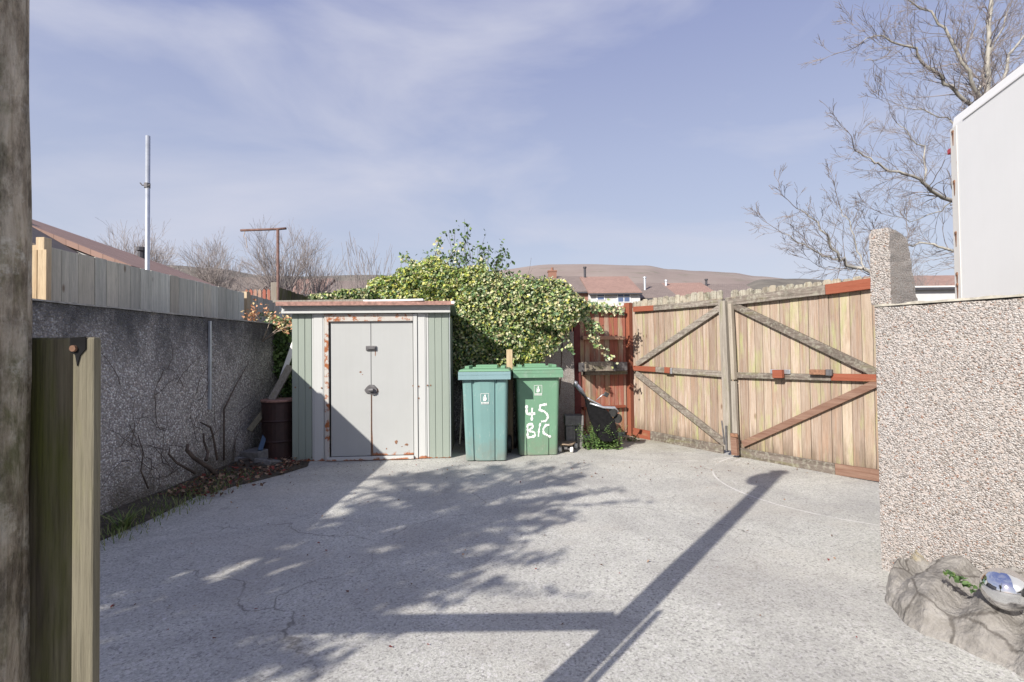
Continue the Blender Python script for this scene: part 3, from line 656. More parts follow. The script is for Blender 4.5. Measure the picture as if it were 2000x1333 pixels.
bare_tree('bare_tree', 625, 480, 26, 40, 'slender bare sapling just right of the largest bare tree', 5, 23, GT, .35)
bare_tree('bare_tree', 1800, 515, 30, 90, 'small dark bare tree seen between pebbledash pillar and white trailer', 5, 29, GT)
# twiggy upright shrub
def shrub(name, px, py0, py1, Y, w_px, label, seed, n=26, mat='bark_far', leaves=None, lsz=.05, z0=0, lv=2):
    rnd = random.Random(seed); base = at(px, 690, Y); base.z = z0; t = T(name, label, 'shrub', base); b = MB(); tips = []
    zt = at(px, py1, Y).z-z0; w_ = w_px*Y/1000
    for k in range(n):
        x = rnd.uniform(-.5, .5)*w_; hh = zt*rnd.uniform(.72, 1.0)*(1-.25*abs(x/w_*2)); d = Vector((x*.9, rnd.uniform(-.3, .3)*w_*.5, hh*.62))
        grow(b, Vector((x*.02, 0, 0)), d, hh*.66, .010*Y/10, lv, .28, 5, 3, .4, .05, 4, 0, None, .06, .42, .0022*Y/8, rnd, tips)
    b.build('stems', M[mat], t, True)
    if leaves:
        lb = MB()
        for p, d in tips:
            if rnd.random() < leaves[1]:
                for _ in range(rnd.randint(2, 6)): lb.leaf(p+Vector([rnd.gauss(0, lsz*.9) for _ in range(3)]), Vector([rnd.gauss(0, 1) for _ in range(3)]), lsz*rnd.uniform(.7, 1.3), rnd.random())
        lb.build('leaves', M[leaves[0]], t)
    return t
shrub('twiggy_shrub', 720, 580, 440, 11, 120, 'bare upright twiggy shrub rising behind the shed roof', 4, 34, z0=1.0)
shrub('twiggy_shrub', 960, 560, 470, 12, 60, 'faint thin bare stems rising behind the right of the ivy mound', 9, 8)
shrub('leafy_shrub', 905, 560, 432, 8.4, 190, 'sparse leggy shrub with small dark green leaves above the ivy mound', 12, 26, 'vine', ('fern', .5), .05, z0=1.45)

# ------------------------------------------------------------------ BIRCH on the right
def limb_tree(name, label, Y, base_px, limbs, seed, trunk, lmat='bark_birch', tmat='twig_birch', lv=3, tl=.9, dens=.16):
    rnd = random.Random(seed); base = at(base_px, 690, Y); base.z = 0; t = T(name, label, 'tree', base)
    tb = MB(); tb.tube([Vector(p)-base for p in trunk[0]], trunk[1], 12); tb.build('trunk', M[lmat], t, True)
    lb = MB(); tw = MB()
    for pts, ra, rb in limbs:
        P = [at(x, y_, Y+dy)-base for x, y_, dy in pts]
        Q = [P[0]]
        for a, c in zip(P, P[1:]):
            for k in range(1, 4): Q.append(a.lerp(c, k/3)+Vector([rnd.gauss(0, .02) for _ in range(3)]))
        n_ = len(Q); rad = [.78*lerp(ra, rb, i/(n_-1)) for i in range(n_)]; lb.tube(Q, rad, 7, cap=False)
        for i in range(1, n_):
            seg = (Q[i]-Q[i-1]); f = i/(n_-1)
            for _ in range(max(1, int(seg.length/dens+rnd.random()))):
                d = seg.normalized(); a = d.orthogonal().normalized(); a = Matrix.Rotation(rnd.uniform(0, 6.283), 3, d) @ a
                grow(tw, Q[i].lerp(Q[i-1], rnd.random()), d+a*rnd.uniform(.5, 1.3)+Vector((0, 0, .1)), tl*rnd.uniform(.45, 1)*lerp(1, .6, f), max(.0034, rad[i]*.34), lv-1, .5, 4, 3, .45, .03, 3, 0, None, .16, .6, .0021, rnd)
        grow(tw, Q[-1], Q[-1]-Q[-2], tl*.7, rb, lv, .4, 4, 3, .5, .02, 3, 0, None, .14, .6, .0027, rnd)
    lb.build('limbs', M[lmat], t, True); tw.build('twigs', M[tmat], t, True)
    return t
Yb = 8.5
tb = at(1990, 690, Yb); tb.z = 0
limb_tree('birch_tree', 'large bare birch with pale limbs rising behind the white trailer', Yb, 1990, [
 ([(1940, 260, 0), (1925, 200, 0), (1934, 150, 0), (1932, 70, 0), (1928, 0, 0), (1925, -60, .2)], .06, .03),
 ([(1930, 230, 0), (1907, 177, -.2), (1879, 121, -.3), (1846, 60, -.4), (1814, 23, -.4), (1772, -5, -.5)], .045, .012),
 ([(1930, 240, 0), (1884, 193, -.4), (1846, 163, -.5), (1809, 130, -.6), (1786, 95, -.7), (1753, 84, -.7), (1710, 68, -.7), (1685, 74, -.7)], .042, .008),
 ([(1950, 440, 0), (1858, 395, -.2), (1819, 372, -.4), (1795, 351, -.5), (1753, 337, -.6), (1716, 321, -.7), (1690, 305, -.7), (1665, 290, -.8)], .045, .008),
 ([(1805, 357, -.45), (1805, 288, -.3), (1772, 260, -.3), (1756, 238, -.3)], .017, .006),
 ([(1950, 300, 0), (1880, 260, .3), (1850, 235, .5), (1800, 218, .6), (1765, 205, .7)], .024, .006),
 ([(1858, 395, 0), (1830, 420, .2), (1780, 430, .3), (1740, 425, .3)], .014, .005),
 ([(1970, 520, 0), (1860, 488, 0), (1819, 479, .1), (1763, 477, .2), (1735, 470, .2)], .035, .008),
 ([(1912, 177, 0), (1925, 120, .3), (1950, 70, .5), (1975, 10, .6)], .03, .012),
 ([(1940, 200, 0), (1970, 110, .3), (2010, 60, .4), (2040, 0, .5)], .035, .015),
 ([(1895, 165, 0), (1885, 110, .2), (1900, 70, .3), (1915, 20, .3)], .014, .006),
 ([(1700, 80, -.7), (1740, 100, -.7), (1720, 115, -.6), (1690, 118, -.5)][::-1], .006, .005),
], 5, ([tb, tb+Vector((-.05, 0, 2)), at(1950, 300, Yb)], [.17, .14, .08]), lv=3, tl=.66, dens=.075)
tb = at(1745, 690, 7.6); tb.z = 0
limb_tree('bare_garden_tree', 'low spreading bare tree with mossy limbs behind the gate and pillar', 7.6, 1745, [
 ([(1735, 560, 0), (1693, 527, 0), (1670, 523, 0), (1637, 507, -.1), (1623, 479, -.2), (1600, 447, -.3), (1586, 419, -.3), (1560, 408, -.3)], .04, .007),
 ([(1637, 507, -.1), (1610, 497, -.1), (1586, 488, -.1), (1560, 475, -.1), (1525, 458, -.1)], .02, .006),
 ([(1690, 527, 0), (1676, 490, .2), (1672, 460, .2), (1650, 425, .3), (1640, 405, .3)], .016, .006),
 ([(1670, 523, 0), (1640, 521, .2), (1590, 520, .3)], .009, .004),
 ([(1740, 560, 0), (1760, 500, .2), (1770, 470, .3)], .02, .008),
], 8, ([tb, at(1742, 600, 7.6), at(1735, 560, 7.6)], [.08, .06, .045]), 'bark_birch', 'twig_birch', 3, .5, .075)

# ------------------------------------------------------------------ SHADOW-CASTING CONIFER left of camera
def evergreen():
    rnd = random.Random(21); base = Vector((-4.3, -.9, 0)); t = T('evergreen_tree', 'dense dark evergreen tree behind the left wall that shades the yard', 'tree', base)
    tb = MB(); tb.tube([(0, 0, 0), (.05, .05, 2), (0, .1, 4.1)], [.12, .09, .03], 10); tb.build('trunk', M['bark_dark'], t, True)
    lb = MB(); br = MB()
    def spray(p, q, w0, n_, sz=.055):
        mid = p.lerp(q, .5)+Vector((0, 0, .12)); br.tube([p, mid, q], [.018, .010, .003], 4)
        d0 = (q-p).normalized(); ln = (q-p).length; nt_ = max(4, int(n_/16))
        for k_ in range(nt_):
            f = .12+.88*(k_+rnd.random())/nt_; c0 = p.lerp(q, f)+Vector((0, 0, .48*f*(1-f)))
            a_ = d0.orthogonal().normalized(); a_ = Matrix.Rotation(rnd.uniform(0, 6.283), 3, d0) @ a_; a_.z *= .5
            td = (d0*rnd.uniform(.5, 1.2)+a_).normalized(); tl_ = w0*rnd.uniform(.5, 2.3)*(1.15-f)+.04
            br.tube([c0, c0+td*tl_], [.004, .0015], 3, cap=False)
            for _ in range(max(5, int(tl_*95))):
                g_ = rnd.random(); lb.leaf(c0+td*tl_*g_+Vector([rnd.gauss(0, .018) for _ in range(3)]), Vector([rnd.gauss(0, 1) for _ in range(3)])+Vector((0, 0, .6)), sz*rnd.uniform(.55, 1.1), rnd.random(), 0, 1 if rnd.random() < .6 else 0)
    off = Vector((SX, SY, 0))/math.tan(EL)
    def gp(px, py, z):  # where foliage at height z must hang for its shade to reach that bit of yard
        return G(px, py)-off*z+Vector((0, 0, z))-base
    ax = Vector((0, .05, 0))
    tipl = [(1205, 955, 3.3), (1140, 930, 3.6), (1080, 912, 3.7), (1085, 1092, 2.7), (1075, 1022, 3.0), (960, 910, 3.9), (1010, 1140, 2.5), (900, 1175, 2.4),
            (760, 1235, 2.3), (640, 1300, 2.2), (860, 915, 3.9), (780, 925, 3.9), (740, 935, 3.6), (980, 1060, 2.9), (930, 1000, 3.2), (850, 1130, 2.6), (820, 1050, 2.9), (700, 1200, 2.3), (1130, 965, 3.2), (1090, 940, 3.4),
            (700, 990, 3.1), (560, 1290, 2.0), (430, 1330, 1.9), (700, 1090, 2.6), (880, 960, 3.4), (1000, 950, 3.4), (1040, 990, 3.1), (900, 1090, 2.7), (620, 1040, 2.8), (560, 1140, 2.4), (760, 1000, 3.1), (1000, 1010, 3.1), (800, 960, 3.5), (300, 1260, 1.9), (250, 1150, 2.2), (400, 1180, 2.3), (360, 1080, 2.6), (470, 1060, 2.7), (500, 1230, 2.1), (300, 1340, 1.7), (600, 1200, 2.3), (520, 1000, 3.0)]
    for px, py, z in tipl:
        q = gp(px, py, z); root = Vector((rnd.uniform(-.1, .1), .05, min(3.9, max(1.2, z-rnd.uniform(.0, .35))))); p = root.lerp(q, .12)
        spray(p, q, .17, 470)
        for _ in range(2): spray(root.lerp(q, rnd.uniform(.3, .55)), q+Vector((rnd.gauss(-.25, .18), rnd.gauss(-.1, .2), rnd.gauss(0, .15))), .14, 170)
    for k in range(11):   # the sides away from the yard
        a = rnd.uniform(1.9, 5.6); z = rnd.uniform(1.3, 3.9); l_ = rnd.uniform(.7, 1.2)*(1.2-.18*z)
        spray(Vector((0, .05, z)), Vector((math.cos(a)*l_, math.sin(a)*l_, z-.1)), .14, 260)
    lb.build('crown', M['ivy_dark'], t); br.build('branches', M['bark_dark'], t, True)
evergreen()

# ------------------------------------------------------------------ BACK WALL, PILLAR, IVY
pe = G(1122, 860); BW = PL((-3.05, 7.15), (pe.x-.0, pe.y+.1))
rough_wall('back_wall', BW.len, .11, lambda x: 1.62+.01*x, M['pebble_left'], BW.rz, BW.o, 'pebbledash wall behind the shed, mostly hidden under ivy', 'wall')
PP = PL(G(1052, 866), G(1121, 861))
u1 = PP.hit(1121, 700)[0]; u0_ = PP.hit(1045, 700)[0]
rough_wall('wall_pier', u1-u0_, .2, lambda x: 1.46, M['pebble_right'], PP.rz, PP.w(u0_, 0, 0), 'short pale pebbledash wall pier between green bin and red fence', 'wall', seg=.03)
def blob_leaves(lb, c, rad, n_, size, rnd, mi=None, low=.62, outw=.8, rlo=0, rhi=1):
    for _ in range(n_):
        d = Vector([rnd.gauss(0, 1) for _ in range(3)]).normalized(); f = rnd.uniform(low, 1.03); wv = 1+.22*noise.noise(Vector((d.x*2.2+c.x*3, d.y*2.2, d.z*2.2+c.z*3)))
        p = Vector((c.x+d.x*rad[0]*f*wv, c.y+d.y*rad[1]*f*wv, c.z+d.z*rad[2]*f*wv))
        lb.leaf(p, d*outw*.8+Vector((0, 0, .35))+Vector([rnd.gauss(0, .6) for _ in range(3)]), size*rnd.uniform(.6, 1.35), rnd.uniform(rlo, rhi), mi if mi is not None else 0)
def ivy():
    rnd = random.Random(33)
    for _m in ('ivy', 'ivy_yellow'):
        for e_ in M[_m].node_tree.nodes:
            if e_.type == 'VALTORGB':
                for q_ in e_.color_ramp.elements: q_.color = [min(.75, v_*1.22) for v_ in q_.color[:3]]+[1]
    t = T('variegated_ivy', 'sprawling mound of cream and green variegated ivy covering the back wall', 'ivy', (0, 6.7, 0)); o = Vector((0, 6.7, 0))
    lb = MB(); st = MB()
    B = [(812, 545, 6.9, 44, 26, 1), (846, 524, 7.0, 30, 20, 1), (870, 550, 6.8, 52, 32, 1), (925, 560, 6.8, 48, 42, 1), (960, 575, 6.7, 55, 45, 0), (1010, 590, 6.65, 62, 52, 0), (1065, 592, 6.55, 62, 50, 0),
         (1100, 605, 6.45, 40, 45, 0), (1000, 640, 6.6, 55, 50, 0), (1055, 645, 6.45, 52, 45, 0), (1035, 680, 6.4, 32, 32, 1), (945, 640, 6.75, 58, 60, 0), (915, 690, 6.8, 50, 55, 0), (970, 700, 6.75, 50, 40, 0),
         (900, 610, 6.85, 50, 50, 0), (760, 560, 6.95, 45, 20, 1), (700, 576, 6.95, 55, 12, 0), (640, 581, 6.95, 40, 8, 0), (845, 590, 6.95, 60, 30, 1), (1098, 632, 6.42, 22, 20, 0), (800, 580, 6.9, 60, 20, 1), (1120, 600, 6.4, 28, 26, 0)]
    for px, py, Y, rx, rz_, y_ in B:
        if 1000 < px < 1108: Y -= .12
        ry_ = .24 if rz_ > 15 else .12
        if px > 1025 and py > 630: Y = 6.58; ry_ = .08
        c = at(px, py, Y)-o; k = Y/1000; area = rx*rz_*k*k*12.5
        blob_leaves(lb, c, (rx*k, ry_, rz_*k), int(2500*area), .036, rnd, y_ if False else 0)
        blob_leaves(lb, c, (rx*k*.98, ry_, rz_*k), int((1300 if y_ else 220)*area), .038, rnd, 1, .8)
        blob_leaves(lb, c, (rx*k*.86, ry_*.8, rz_*k*.86), int(900*area), .06, rnd, 2, .3)  # inner leaves darker in colour, painting in the shade of the mound's gaps
    # trailing sprays over the red fence and sticking up
    S = [((1110, 595), (1190, 603), 6.4, 240), ((1120, 600), (1172, 648), 6.4, 190), ((1130, 605), (1165, 672), 6.4, 130), ((1150, 600), (1212, 607), 6.5, 80), ((1100, 640), (1118, 690), 6.35, 60), ((1120, 597), (1215, 606), 6.6, 120),
         ((850, 500), (862, 462), 6.9, 60), ((815, 520), (785, 500), 6.9, 70), ((925, 545), (945, 505), 6.8, 60), ((1010, 560), (1012, 540), 6.7, 40), ((540, 622), (500, 618), 6.9, 60), ((870, 520), (900, 478), 6.9, 50), ((1165, 665), (1200, 712), 6.45, 36)]
    for (a, b_), (c, d), Y, n_ in S:
        p = at(a, b_, Y)-o; q = at(c, d, Y+.05)-o; st.tube([p, p.lerp(q, .5)+Vector((0, -.02, .03)), q], [.006, .004, .002], 4)
        for _ in range(n_):
            f = rnd.random(); c_ = p.lerp(q, f)+Vector([rnd.gauss(0, .035) for _ in range(3)]); lb.leaf(c_, Vector((0, -1, .4))+Vector([rnd.gauss(0, .6) for _ in range(3)]), .042*rnd.uniform(.6, 1.2), rnd.random(), 0)
    lb.build('leaves', [M['ivy'], M['ivy_yellow'], M['ivy_dark']], t)
    for k in range(26):
        x = rnd.uniform(880, 1110); p = at(x, 860, 6.8)-o; p.z = 0; q = at(x+rnd.uniform(-30, 30), 600, 6.85)-o
        st.tube([p, p.lerp(q, .4)+Vector((rnd.uniform(-.1, .1), 0, 0)), q], [.012, .009, .005], 5)
    st.build('stems', M['vine'], t, True)
ivy()
# dark ivy in the left corner
rnd = random.Random(5); t = T('corner_ivy', 'dark green ivy hanging in the corner left of the shed', 'ivy', (-3.0, 6.8, 0)); lb = MB(); o = Vector((-3.0, 6.8, 0))
for px, py, rx, rz_ in ((550, 660, 26, 40), (540, 700, 20, 40), (560, 720, 16, 45), (545, 632, 32, 14), (560, 770, 14, 40)):
    k = .0066; blob_leaves(lb, at(px, py, 6.6)-o, (rx*k, .12, rz_*k), 420, .05, rnd, 0 if py < 650 else 1, .3)
lb.build('leaves', [M['ivy'], M['fern']], t)
# peach-leaved bare shrub on the wall top
rnd = random.Random(6); b0 = at(512, 905, 6.25); b0.z = 0
t = T('budding_shrub', 'thin shrub with pale twigs and peach new leaves by the end of the left wall', 'shrub', b0); b = MB(); dk = MB(); tips = []
fork = at(512, 668, 6.25)-b0
dk.tube([(0, 0, 0), at(488, 800, 6.27)-b0, at(489, 730, 6.25)-b0, at(500, 690, 6.25)-b0, fork], [.012, .010, .009, .008, .008], 6)
for tx, ty in ((490, 625), (545, 640), (530, 622), (568, 632), (500, 612)):
    q = at(tx, ty, 6.2)-b0; b.tube([fork, fork.lerp(q, .5)+Vector((rnd.uniform(-.02, .02), 0, .01)), q], [.007, .005, .003], 5)
    grow(b, fork.lerp(q, .6), q-fork, .15, .003, 1, .6, 3, 3, .5, .05, 3, 0, None, .15, .7, .0018, rnd, tips); tips.append((q, q))
dk.build('stem', M['bark_dark'], t, True); b.build('twigs', M['pale_twig'], t, True)
lb = MB()
for p, _ in tips:
    for _ in range(5): lb.leaf(p+Vector([rnd.gauss(0, .03) for _ in range(3)]), Vector([rnd.gauss(0, 1) for _ in range(3)]), .035, rnd.random())
lb.build('leaves', M['peach'], t)
# dead vine spread on the wall
rnd = random.Random(14); p0 = at(395, 935, 4.9); p0.x = -2.9; p0.z = 0
t = T('dead_vine', 'leafless dead climber with thick cut stems spread over the grimy left wall', 'climber', p0); b = MB(); bt = MB()
def wp(px, py, off=.03):
    s_, z_ = LW.hit(px, py); return Vector((-3.05+off, LW.o.y+s_, max(z_, .01)))-p0
b.tube([wp(398, 938, .14), wp(385, 915, .12), wp(362, 895, .08), wp(350, 880, .07), wp(352, 868, .07)], [.024, .022, .019, .016, .014], 8)
b.tube([wp(378, 900, .12), wp(388, 885, .09), wp(384, 862, .07), wp(381, 847, .08)], [.016, .013, .010, .009], 7)
b.tube([wp(360, 925, .1), wp(335, 905, .05), wp(323, 888, .03), wp(325, 875, .03)], [.012, .010, .008, .005], 6)
b.tube([wp(405, 900, .1), wp(408, 850, .04), wp(403, 835, .04), wp(385, 825, .03)], [.013, .012, .010, .006], 6)
b.tube([wp(278, 955, .05), wp(268, 920, .03), wp(273, 885, .03), wp(262, 850, .03)], [.007, .006, .005, .003], 5)
b.tube([wp(428, 900, .05), wp(432, 800, .03), wp(453, 757, .03), wp(480, 710, .03)], [.012, .010, .007, .003], 6)
b.build('stems', M['vine'], t, True)
for k in range(34):
    px, py = rnd.uniform(225, 470), rnd.uniform(740, 930); p = wp(px, py, .02); pts = [p]; d = Vector((0, rnd.uniform(-1, 1), rnd.uniform(-.2, 1))).normalized()
    for _ in range(7):
        d = (d+Vector((0, rnd.gauss(0, .35), rnd.gauss(0, .3)))).normalized(); pts.append(pts[-1]+d*.06)
    bt.tube(pts, [.0035-.0003*i for i in range(8)], 4)
bt.build('tendrils', M['vine'], t, True)
# dead leaves & weeds
rnd = random.Random(15); lb = MB()
for k in range(1100):
    yy = rnd.uniform(4.3, 6.4); x = -3.0+abs(rnd.gauss(0, .28)) if yy < 5 else rnd.uniform(-3, -2.35+.1*rnd.random()); lb.leaf((x, yy, rnd.uniform(.015, .05)), Vector((rnd.gauss(0, .5), rnd.gauss(0, .5), 1)), rnd.uniform(.02, .05), rnd.random())
tag(lb.build('leaf_litter', M['dead_leaves']), 'brown and reddish dead leaves littering the soil by the left wall', 'leaf litter', kind='stuff')
gb = MB()
def blade(p, d, h, w_, r_):
    p = Vector(p); d = Vector((d[0], d[1], 0)); s_ = Vector((-d.y, d.x, 0)).normalized()*w_/2 if abs(d.x)+abs(d.y) > 1e-6 else Vector((w_/2, 0, 0)); up = Vector((0, 0, h))
    gb.add([p-s_, p+s_, p+d*.4*h+up*.6+s_*.7, p+d*.4*h+up*.6-s_*.7, p+d*h+up*.95], [(0, 1, 2, 3), (3, 2, 4)], r_)
for k in range(1500):
    yy = rnd.uniform(2.6, 5.2); x = -2.98+rnd.random()*.42*(1 if rnd.random() < .8 else 1.3); h = rnd.uniform(.02, .07); a = rnd.uniform(0, 6.28)
    blade((x, yy, .01), (math.cos(a)*.7, math.sin(a)*.7), h, .006, rnd.random())
tag(gb.build('short_grass', M['grass']), 'thin weedy grass growing along the foot of the left wall', 'grass', kind='stuff')
gb = MB(); c = G(240, 1035)
for k in range(46):
    a = rnd.uniform(0, 6.28); blade((rnd.gauss(0, .015), rnd.gauss(0, .015), 0), (math.cos(a)*1.1, math.sin(a)*1.1), rnd.uniform(.07, .15), .013, rnd.random())
o = gb.build('spiky_plant', M['grass']); o.location = c; tag(o, 'small spiky green plant growing at the foot of the left wall', 'plant')

rnd = random.Random(77); lb = MB()
for k in range(420):
    if rnd.random() < .6: P = G(rnd.uniform(560, 1700), 900+abs(rnd.gauss(0, 18))); P = Vector((P.x, P.y, 0))
    else: P = Vector((rnd.uniform(-2.5, 2.2), rnd.uniform(2, 6.3), 0))
    lb.leaf((P.x, P.y, .006), Vector((rnd.gauss(0, .3), rnd.gauss(0, .3), 1)), rnd.uniform(.006, .022), rnd.random())
tag(lb.build('scattered_leaf_bits', M['dead_leaves']), 'tiny brown leaf bits and grit scattered over the concrete yard', 'leaf litter', kind='stuff')
# ------------------------------------------------------------------ BINS
def bin_(name, label, pxc, pyb, rot, bm, rim, lid_m, Wd=.50, groove='wide', hh=1.0):
    g0 = G(pxc, pyb); t = T(name, label, 'wheelie bin', (g0.x, g0.y, 0), rot)
    def ring(z, f):
        w_ = lerp(.225, Wd/2, f); dpt = lerp(.50, .63, f); y0 = lerp(.015, -.055, f); y1 = y0+dpt; c = .035; pts = []
        # front face left->right with two moulded grooves
        if groove == 'wide':
            fr = [(-w_+c, 0), (-w_*.60, 0), (-w_*.58, .016), (-w_*.50, .016), (-w_*.46, -.004), (-w_*.2, -.012), (w_*.2, -.010), (w_*.42, -.002), (w_*.44, .012), (w_*.52, .012), (w_*.55, -.002), (w_-c, 0)]
        else:
            gd = .014*max(0, min(1, (.42-z)/.3)); fr = [(-w_+c, 0), (-w_*.62, 0), (-w_*.60, gd), (-w_*.52, gd), (-w_*.50, 0), (-w_*.2, -.002), (w_*.2, -.002), (w_*.50, 0), (w_*.52, gd), (w_*.60, gd), (w_*.62, 0), (w_-c, 0)]
        pts += [(x, y0+yy, z) for x, yy in fr]
        for cx, cy, a0 in ((w_-c, y0+c, -90), (w_-c, y1-c, 0), (-w_+c, y1-c, 90), (-w_+c, y0+c, 180)):
            for k in range(1, 5): a = R(a0+90*k/4); pts.append((cx+c*math.cos(a), cy+c*math.sin(a), z))
        return pts[:-1]
    b = MB(); n_ = 22; b.loft([ring(lerp(.005, .95, i/n_), i/n_) for i in range(n_+1)]); b.build('body', bm, t, smooth=False, bevel=0)
    w_ = Wd/2
    b = MB(); b.box(-w_-.035, w_+.035, -.10, .60, .945, .955); b.box(-w_-.035, w_+.035, -.10, -.088, .90, .985); b.box(-w_-.035, -w_-.023, -.088, .6, .90, .985); b.box(w_+.023, w_+.035, -.088, .6, .90, .985)
    for k in range(5): x = -w_*.8+k*w_*.4; b.box(x-.003, x+.003, -.087, -.04, .90, .944)
    b.build('rim', rim, t, bevel=.006)
    b = MB()
    def lr(z, ins, y0=-.096, y1=.62):
        return [(-w_-.03+ins, y0+ins, z), (w_+.03-ins, y0+ins, z), (w_+.03-ins, y1-ins*.3, z), (-w_-.03+ins, y1-ins*.3, z)]
    b.loft([lr(.987, -.002), lr(1.0, 0), lr(1.012, .018), lr(1.018, .07)])
    b.box(-w_*.55, w_*.55, .02, .10, 1.016, 1.034); b.box(-w_*.9, -w_*.70, .02, .5, 1.016, 1.045); b.box(w_*.70, w_*.9, .02, .5, 1.016, 1.045); b.box(-w_*.5, w_*.5, .30, .55, 1.016, 1.05)
    b.build('lid', lid_m, t, bevel=.006)
    b = MB(); b.tube([(-w_*.8, .66, .98), (w_*.8, .66, .98)], .014, 10); b.box(-w_*.8, -w_*.7, .58, .66, .96, .99); b.box(w_*.7, w_*.8, .58, .66, .96, .99); b.build('handle', bm, t, bevel=.003)
    for sx_ in (-1, 1):
        b = MB(); x = sx_*(w_+.005); b.loft([[(x+dx*sx_, .50+math.cos(a*math.pi/12)*rr, .10+math.sin(a*math.pi/12)*rr) for a in range(24)] for dx, rr in ((-.025, .08), (-.02, .1), (.015, .1), (.022, .075), (.018, .03))]); b.build('wheel', M['dark_plastic'], t)
    def onface(x, z, d=.001):
        f = (z-.005)/.945; return (x, lerp(.015, -.055, f)-.004-(.012 if groove == 'wide' else .0)-d, z)
    return t, onface
def strokes(mb, lines, w_, onface, jitter=0, d=.0012, rnd=random.Random(2)):
    for ln in lines:
        P = []
        for a, b_ in zip(ln, ln[1:]):
            for k in range(6): P.append((lerp(a[0], b_[0], k/6), lerp(a[1], b_[1], k/6)))
        P.append(ln[-1]); Lq = []; Rq = []
        for i, (x, z) in enumerate(P):
            a = P[max(0, i-1)]; c = P[min(len(P)-1, i+1)]; dx, dz = c[0]-a[0], c[1]-a[1]; l_ = math.hypot(dx, dz) or 1; nx_, nz_ = -dz/l_, dx/l_; ww = w_/2*(1+rnd.uniform(-jitter, jitter))
            Lq.append((x+nx_*ww, z+nz_*ww)); Rq.append((x-nx_*ww, z-nz_*ww))
        n_ = len(P); vs = [onface(*q, d) for q in Lq]+[onface(*q, d) for q in Rq]
        mb.add(vs, [(i, i+1, n_+i+1, n_+i) for i in range(n_-1)])
def emblem(t, onf, cx, cz, s_=.001):
    b = MB(); w_, h = .044, .046
    strokes(b, [[(cx-w_, cz-h), (cx-w_, cz+h)], [(cx-w_, cz+h), (cx+w_, cz+h)], [(cx+w_, cz+h), (cx+w_, cz-h)]], .004, onf)
    def poly(pts): n_ = len(pts); b.add([onf(cx+x, cz+z, .0014) for x, z in pts], [list(range(n_))])
    poly([(-.016, -.034), (.006, -.036), (.020, -.02), (.018, .0), (.010, .012), (.0, .012), (-.010, -.004), (-.020, -.018)])
    poly([(.0, .013), (.010, .013), (.012, .026), (.004, .038), (-.004, .032), (-.006, .02)])
    poly([(-.022, -.012), (-.014, -.004), (-.006, .018), (-.014, .016)])
    for k in range(6):
        x = -.036+k*.0146; poly([(x-.005, -.062), (x+.005, -.062), (x+.005, -.046), (x-.005, -.046)])
    poly([(-.044, -.070), (.044, -.070), (.044, -.066), (-.044, -.066)])
    b.build('printed_emblem', M['white_print'], t)
t, onf = bin_('wheelie_bin', 'teal wheelie bin with green lid standing right beside the shed', 949, 901, R(-1), M['teal'], M['teal_rim'], M['green_lid'])
emblem(t, onf, .0, .70)
t, onf = bin_('wheelie_bin', 'green wheelie bin with hand-painted white 45 B/C', 1052, 890, R(2), M['green_bin'], M['green_bin'], M['green_lid'], groove='low')
emblem(t, onf, -.0, .765)
b = MB()
def T2(px, py): return ((px-1052)/172., (890-py)/181.)
L_ = [[(1029, 784), (1029, 800), (1031, 803), (1046, 802)], [(1040, 790), (1039, 817)],
      [(1069, 783), (1056, 785), (1055, 796), (1063, 797), (1070, 804), (1071, 811), (1067, 818), (1058, 819)],
      [(1030, 824), (1031, 838), (1030, 852)], [(1030, 825), (1039, 824), (1042, 830), (1032, 838), (1044, 841), (1046, 848), (1040, 851), (1030, 852)],
      [(1056, 822), (1053, 838), (1052, 851)], [(1074, 826), (1067, 827), (1062, 834), (1062, 843), (1068, 847), (1077, 852)]]
strokes(b, [[T2(*p) for p in l_] for l_ in L_], .023, onf, .55)
b.build('painted_lettering', M['white_print'], t)
for o in [x for x in C.objects if x.name.startswith('wheelie_bin')]: o['group'] = 'wheelie bins beside the shed'
# stick beside teal bin, stake between bins
loose('thin_stick', M['grey_post'], 'thin grey stick leaning between the shed and teal bin', 'stick', at(898, 868, 6.1), at(903, 770, 6.3), .018, .018, (0, 1, 0))
loose('wooden_stake', M['pine'], 'pale wooden stake standing behind the gap between the two bins', 'stake', Vector((at(996, 800, 6.35).x, 6.35, 0)), at(995, 683, 6.35), .075, .03, (0, 1, 0))

# ------------------------------------------------------------------ RED FENCE + things in front
RP = PL(G(1124, 859), G(1222, 852)); rh = RP.hit
t = T('red_fence', 'faded red-painted board fence between pebbledash pier and gate', 'fence', RP.o, RP.rz)
e = rh(1222, 700)[0]; s0 = rh(1134, 700)[0]; zt = rh(1180, 598)[1]
b = MB(); boards(b, s0, e+.02, lambda x: .05, lambda x: zt, .075, .02, .018, .006); b.build('board_panel', M['red_fence'], t, bevel=.002)
b = MB(); b.box(0.0, s0, .0, .05, 0, rh(1128, 605)[1]); b.build('end_board', M['maroon'], t, bevel=.004)
def rail(y0, y1, mat, v0=-.06, x0=1136, x1=1218): bb = MB(); bb.box(rh(x0, 700)[0], rh(x1, 700)[0], v0, .018, rh(1180, y1)[1], rh(1180, y0)[1]); bb.build('rail', mat, t, bevel=.004)
rail(604, 610, M['grey_rail'], -.05); rail(657, 664, M['red_wood'], -.05); rail(725, 732, M['grey_rail'], -.10); rail(793, 798, M['red_wood'], -.04)
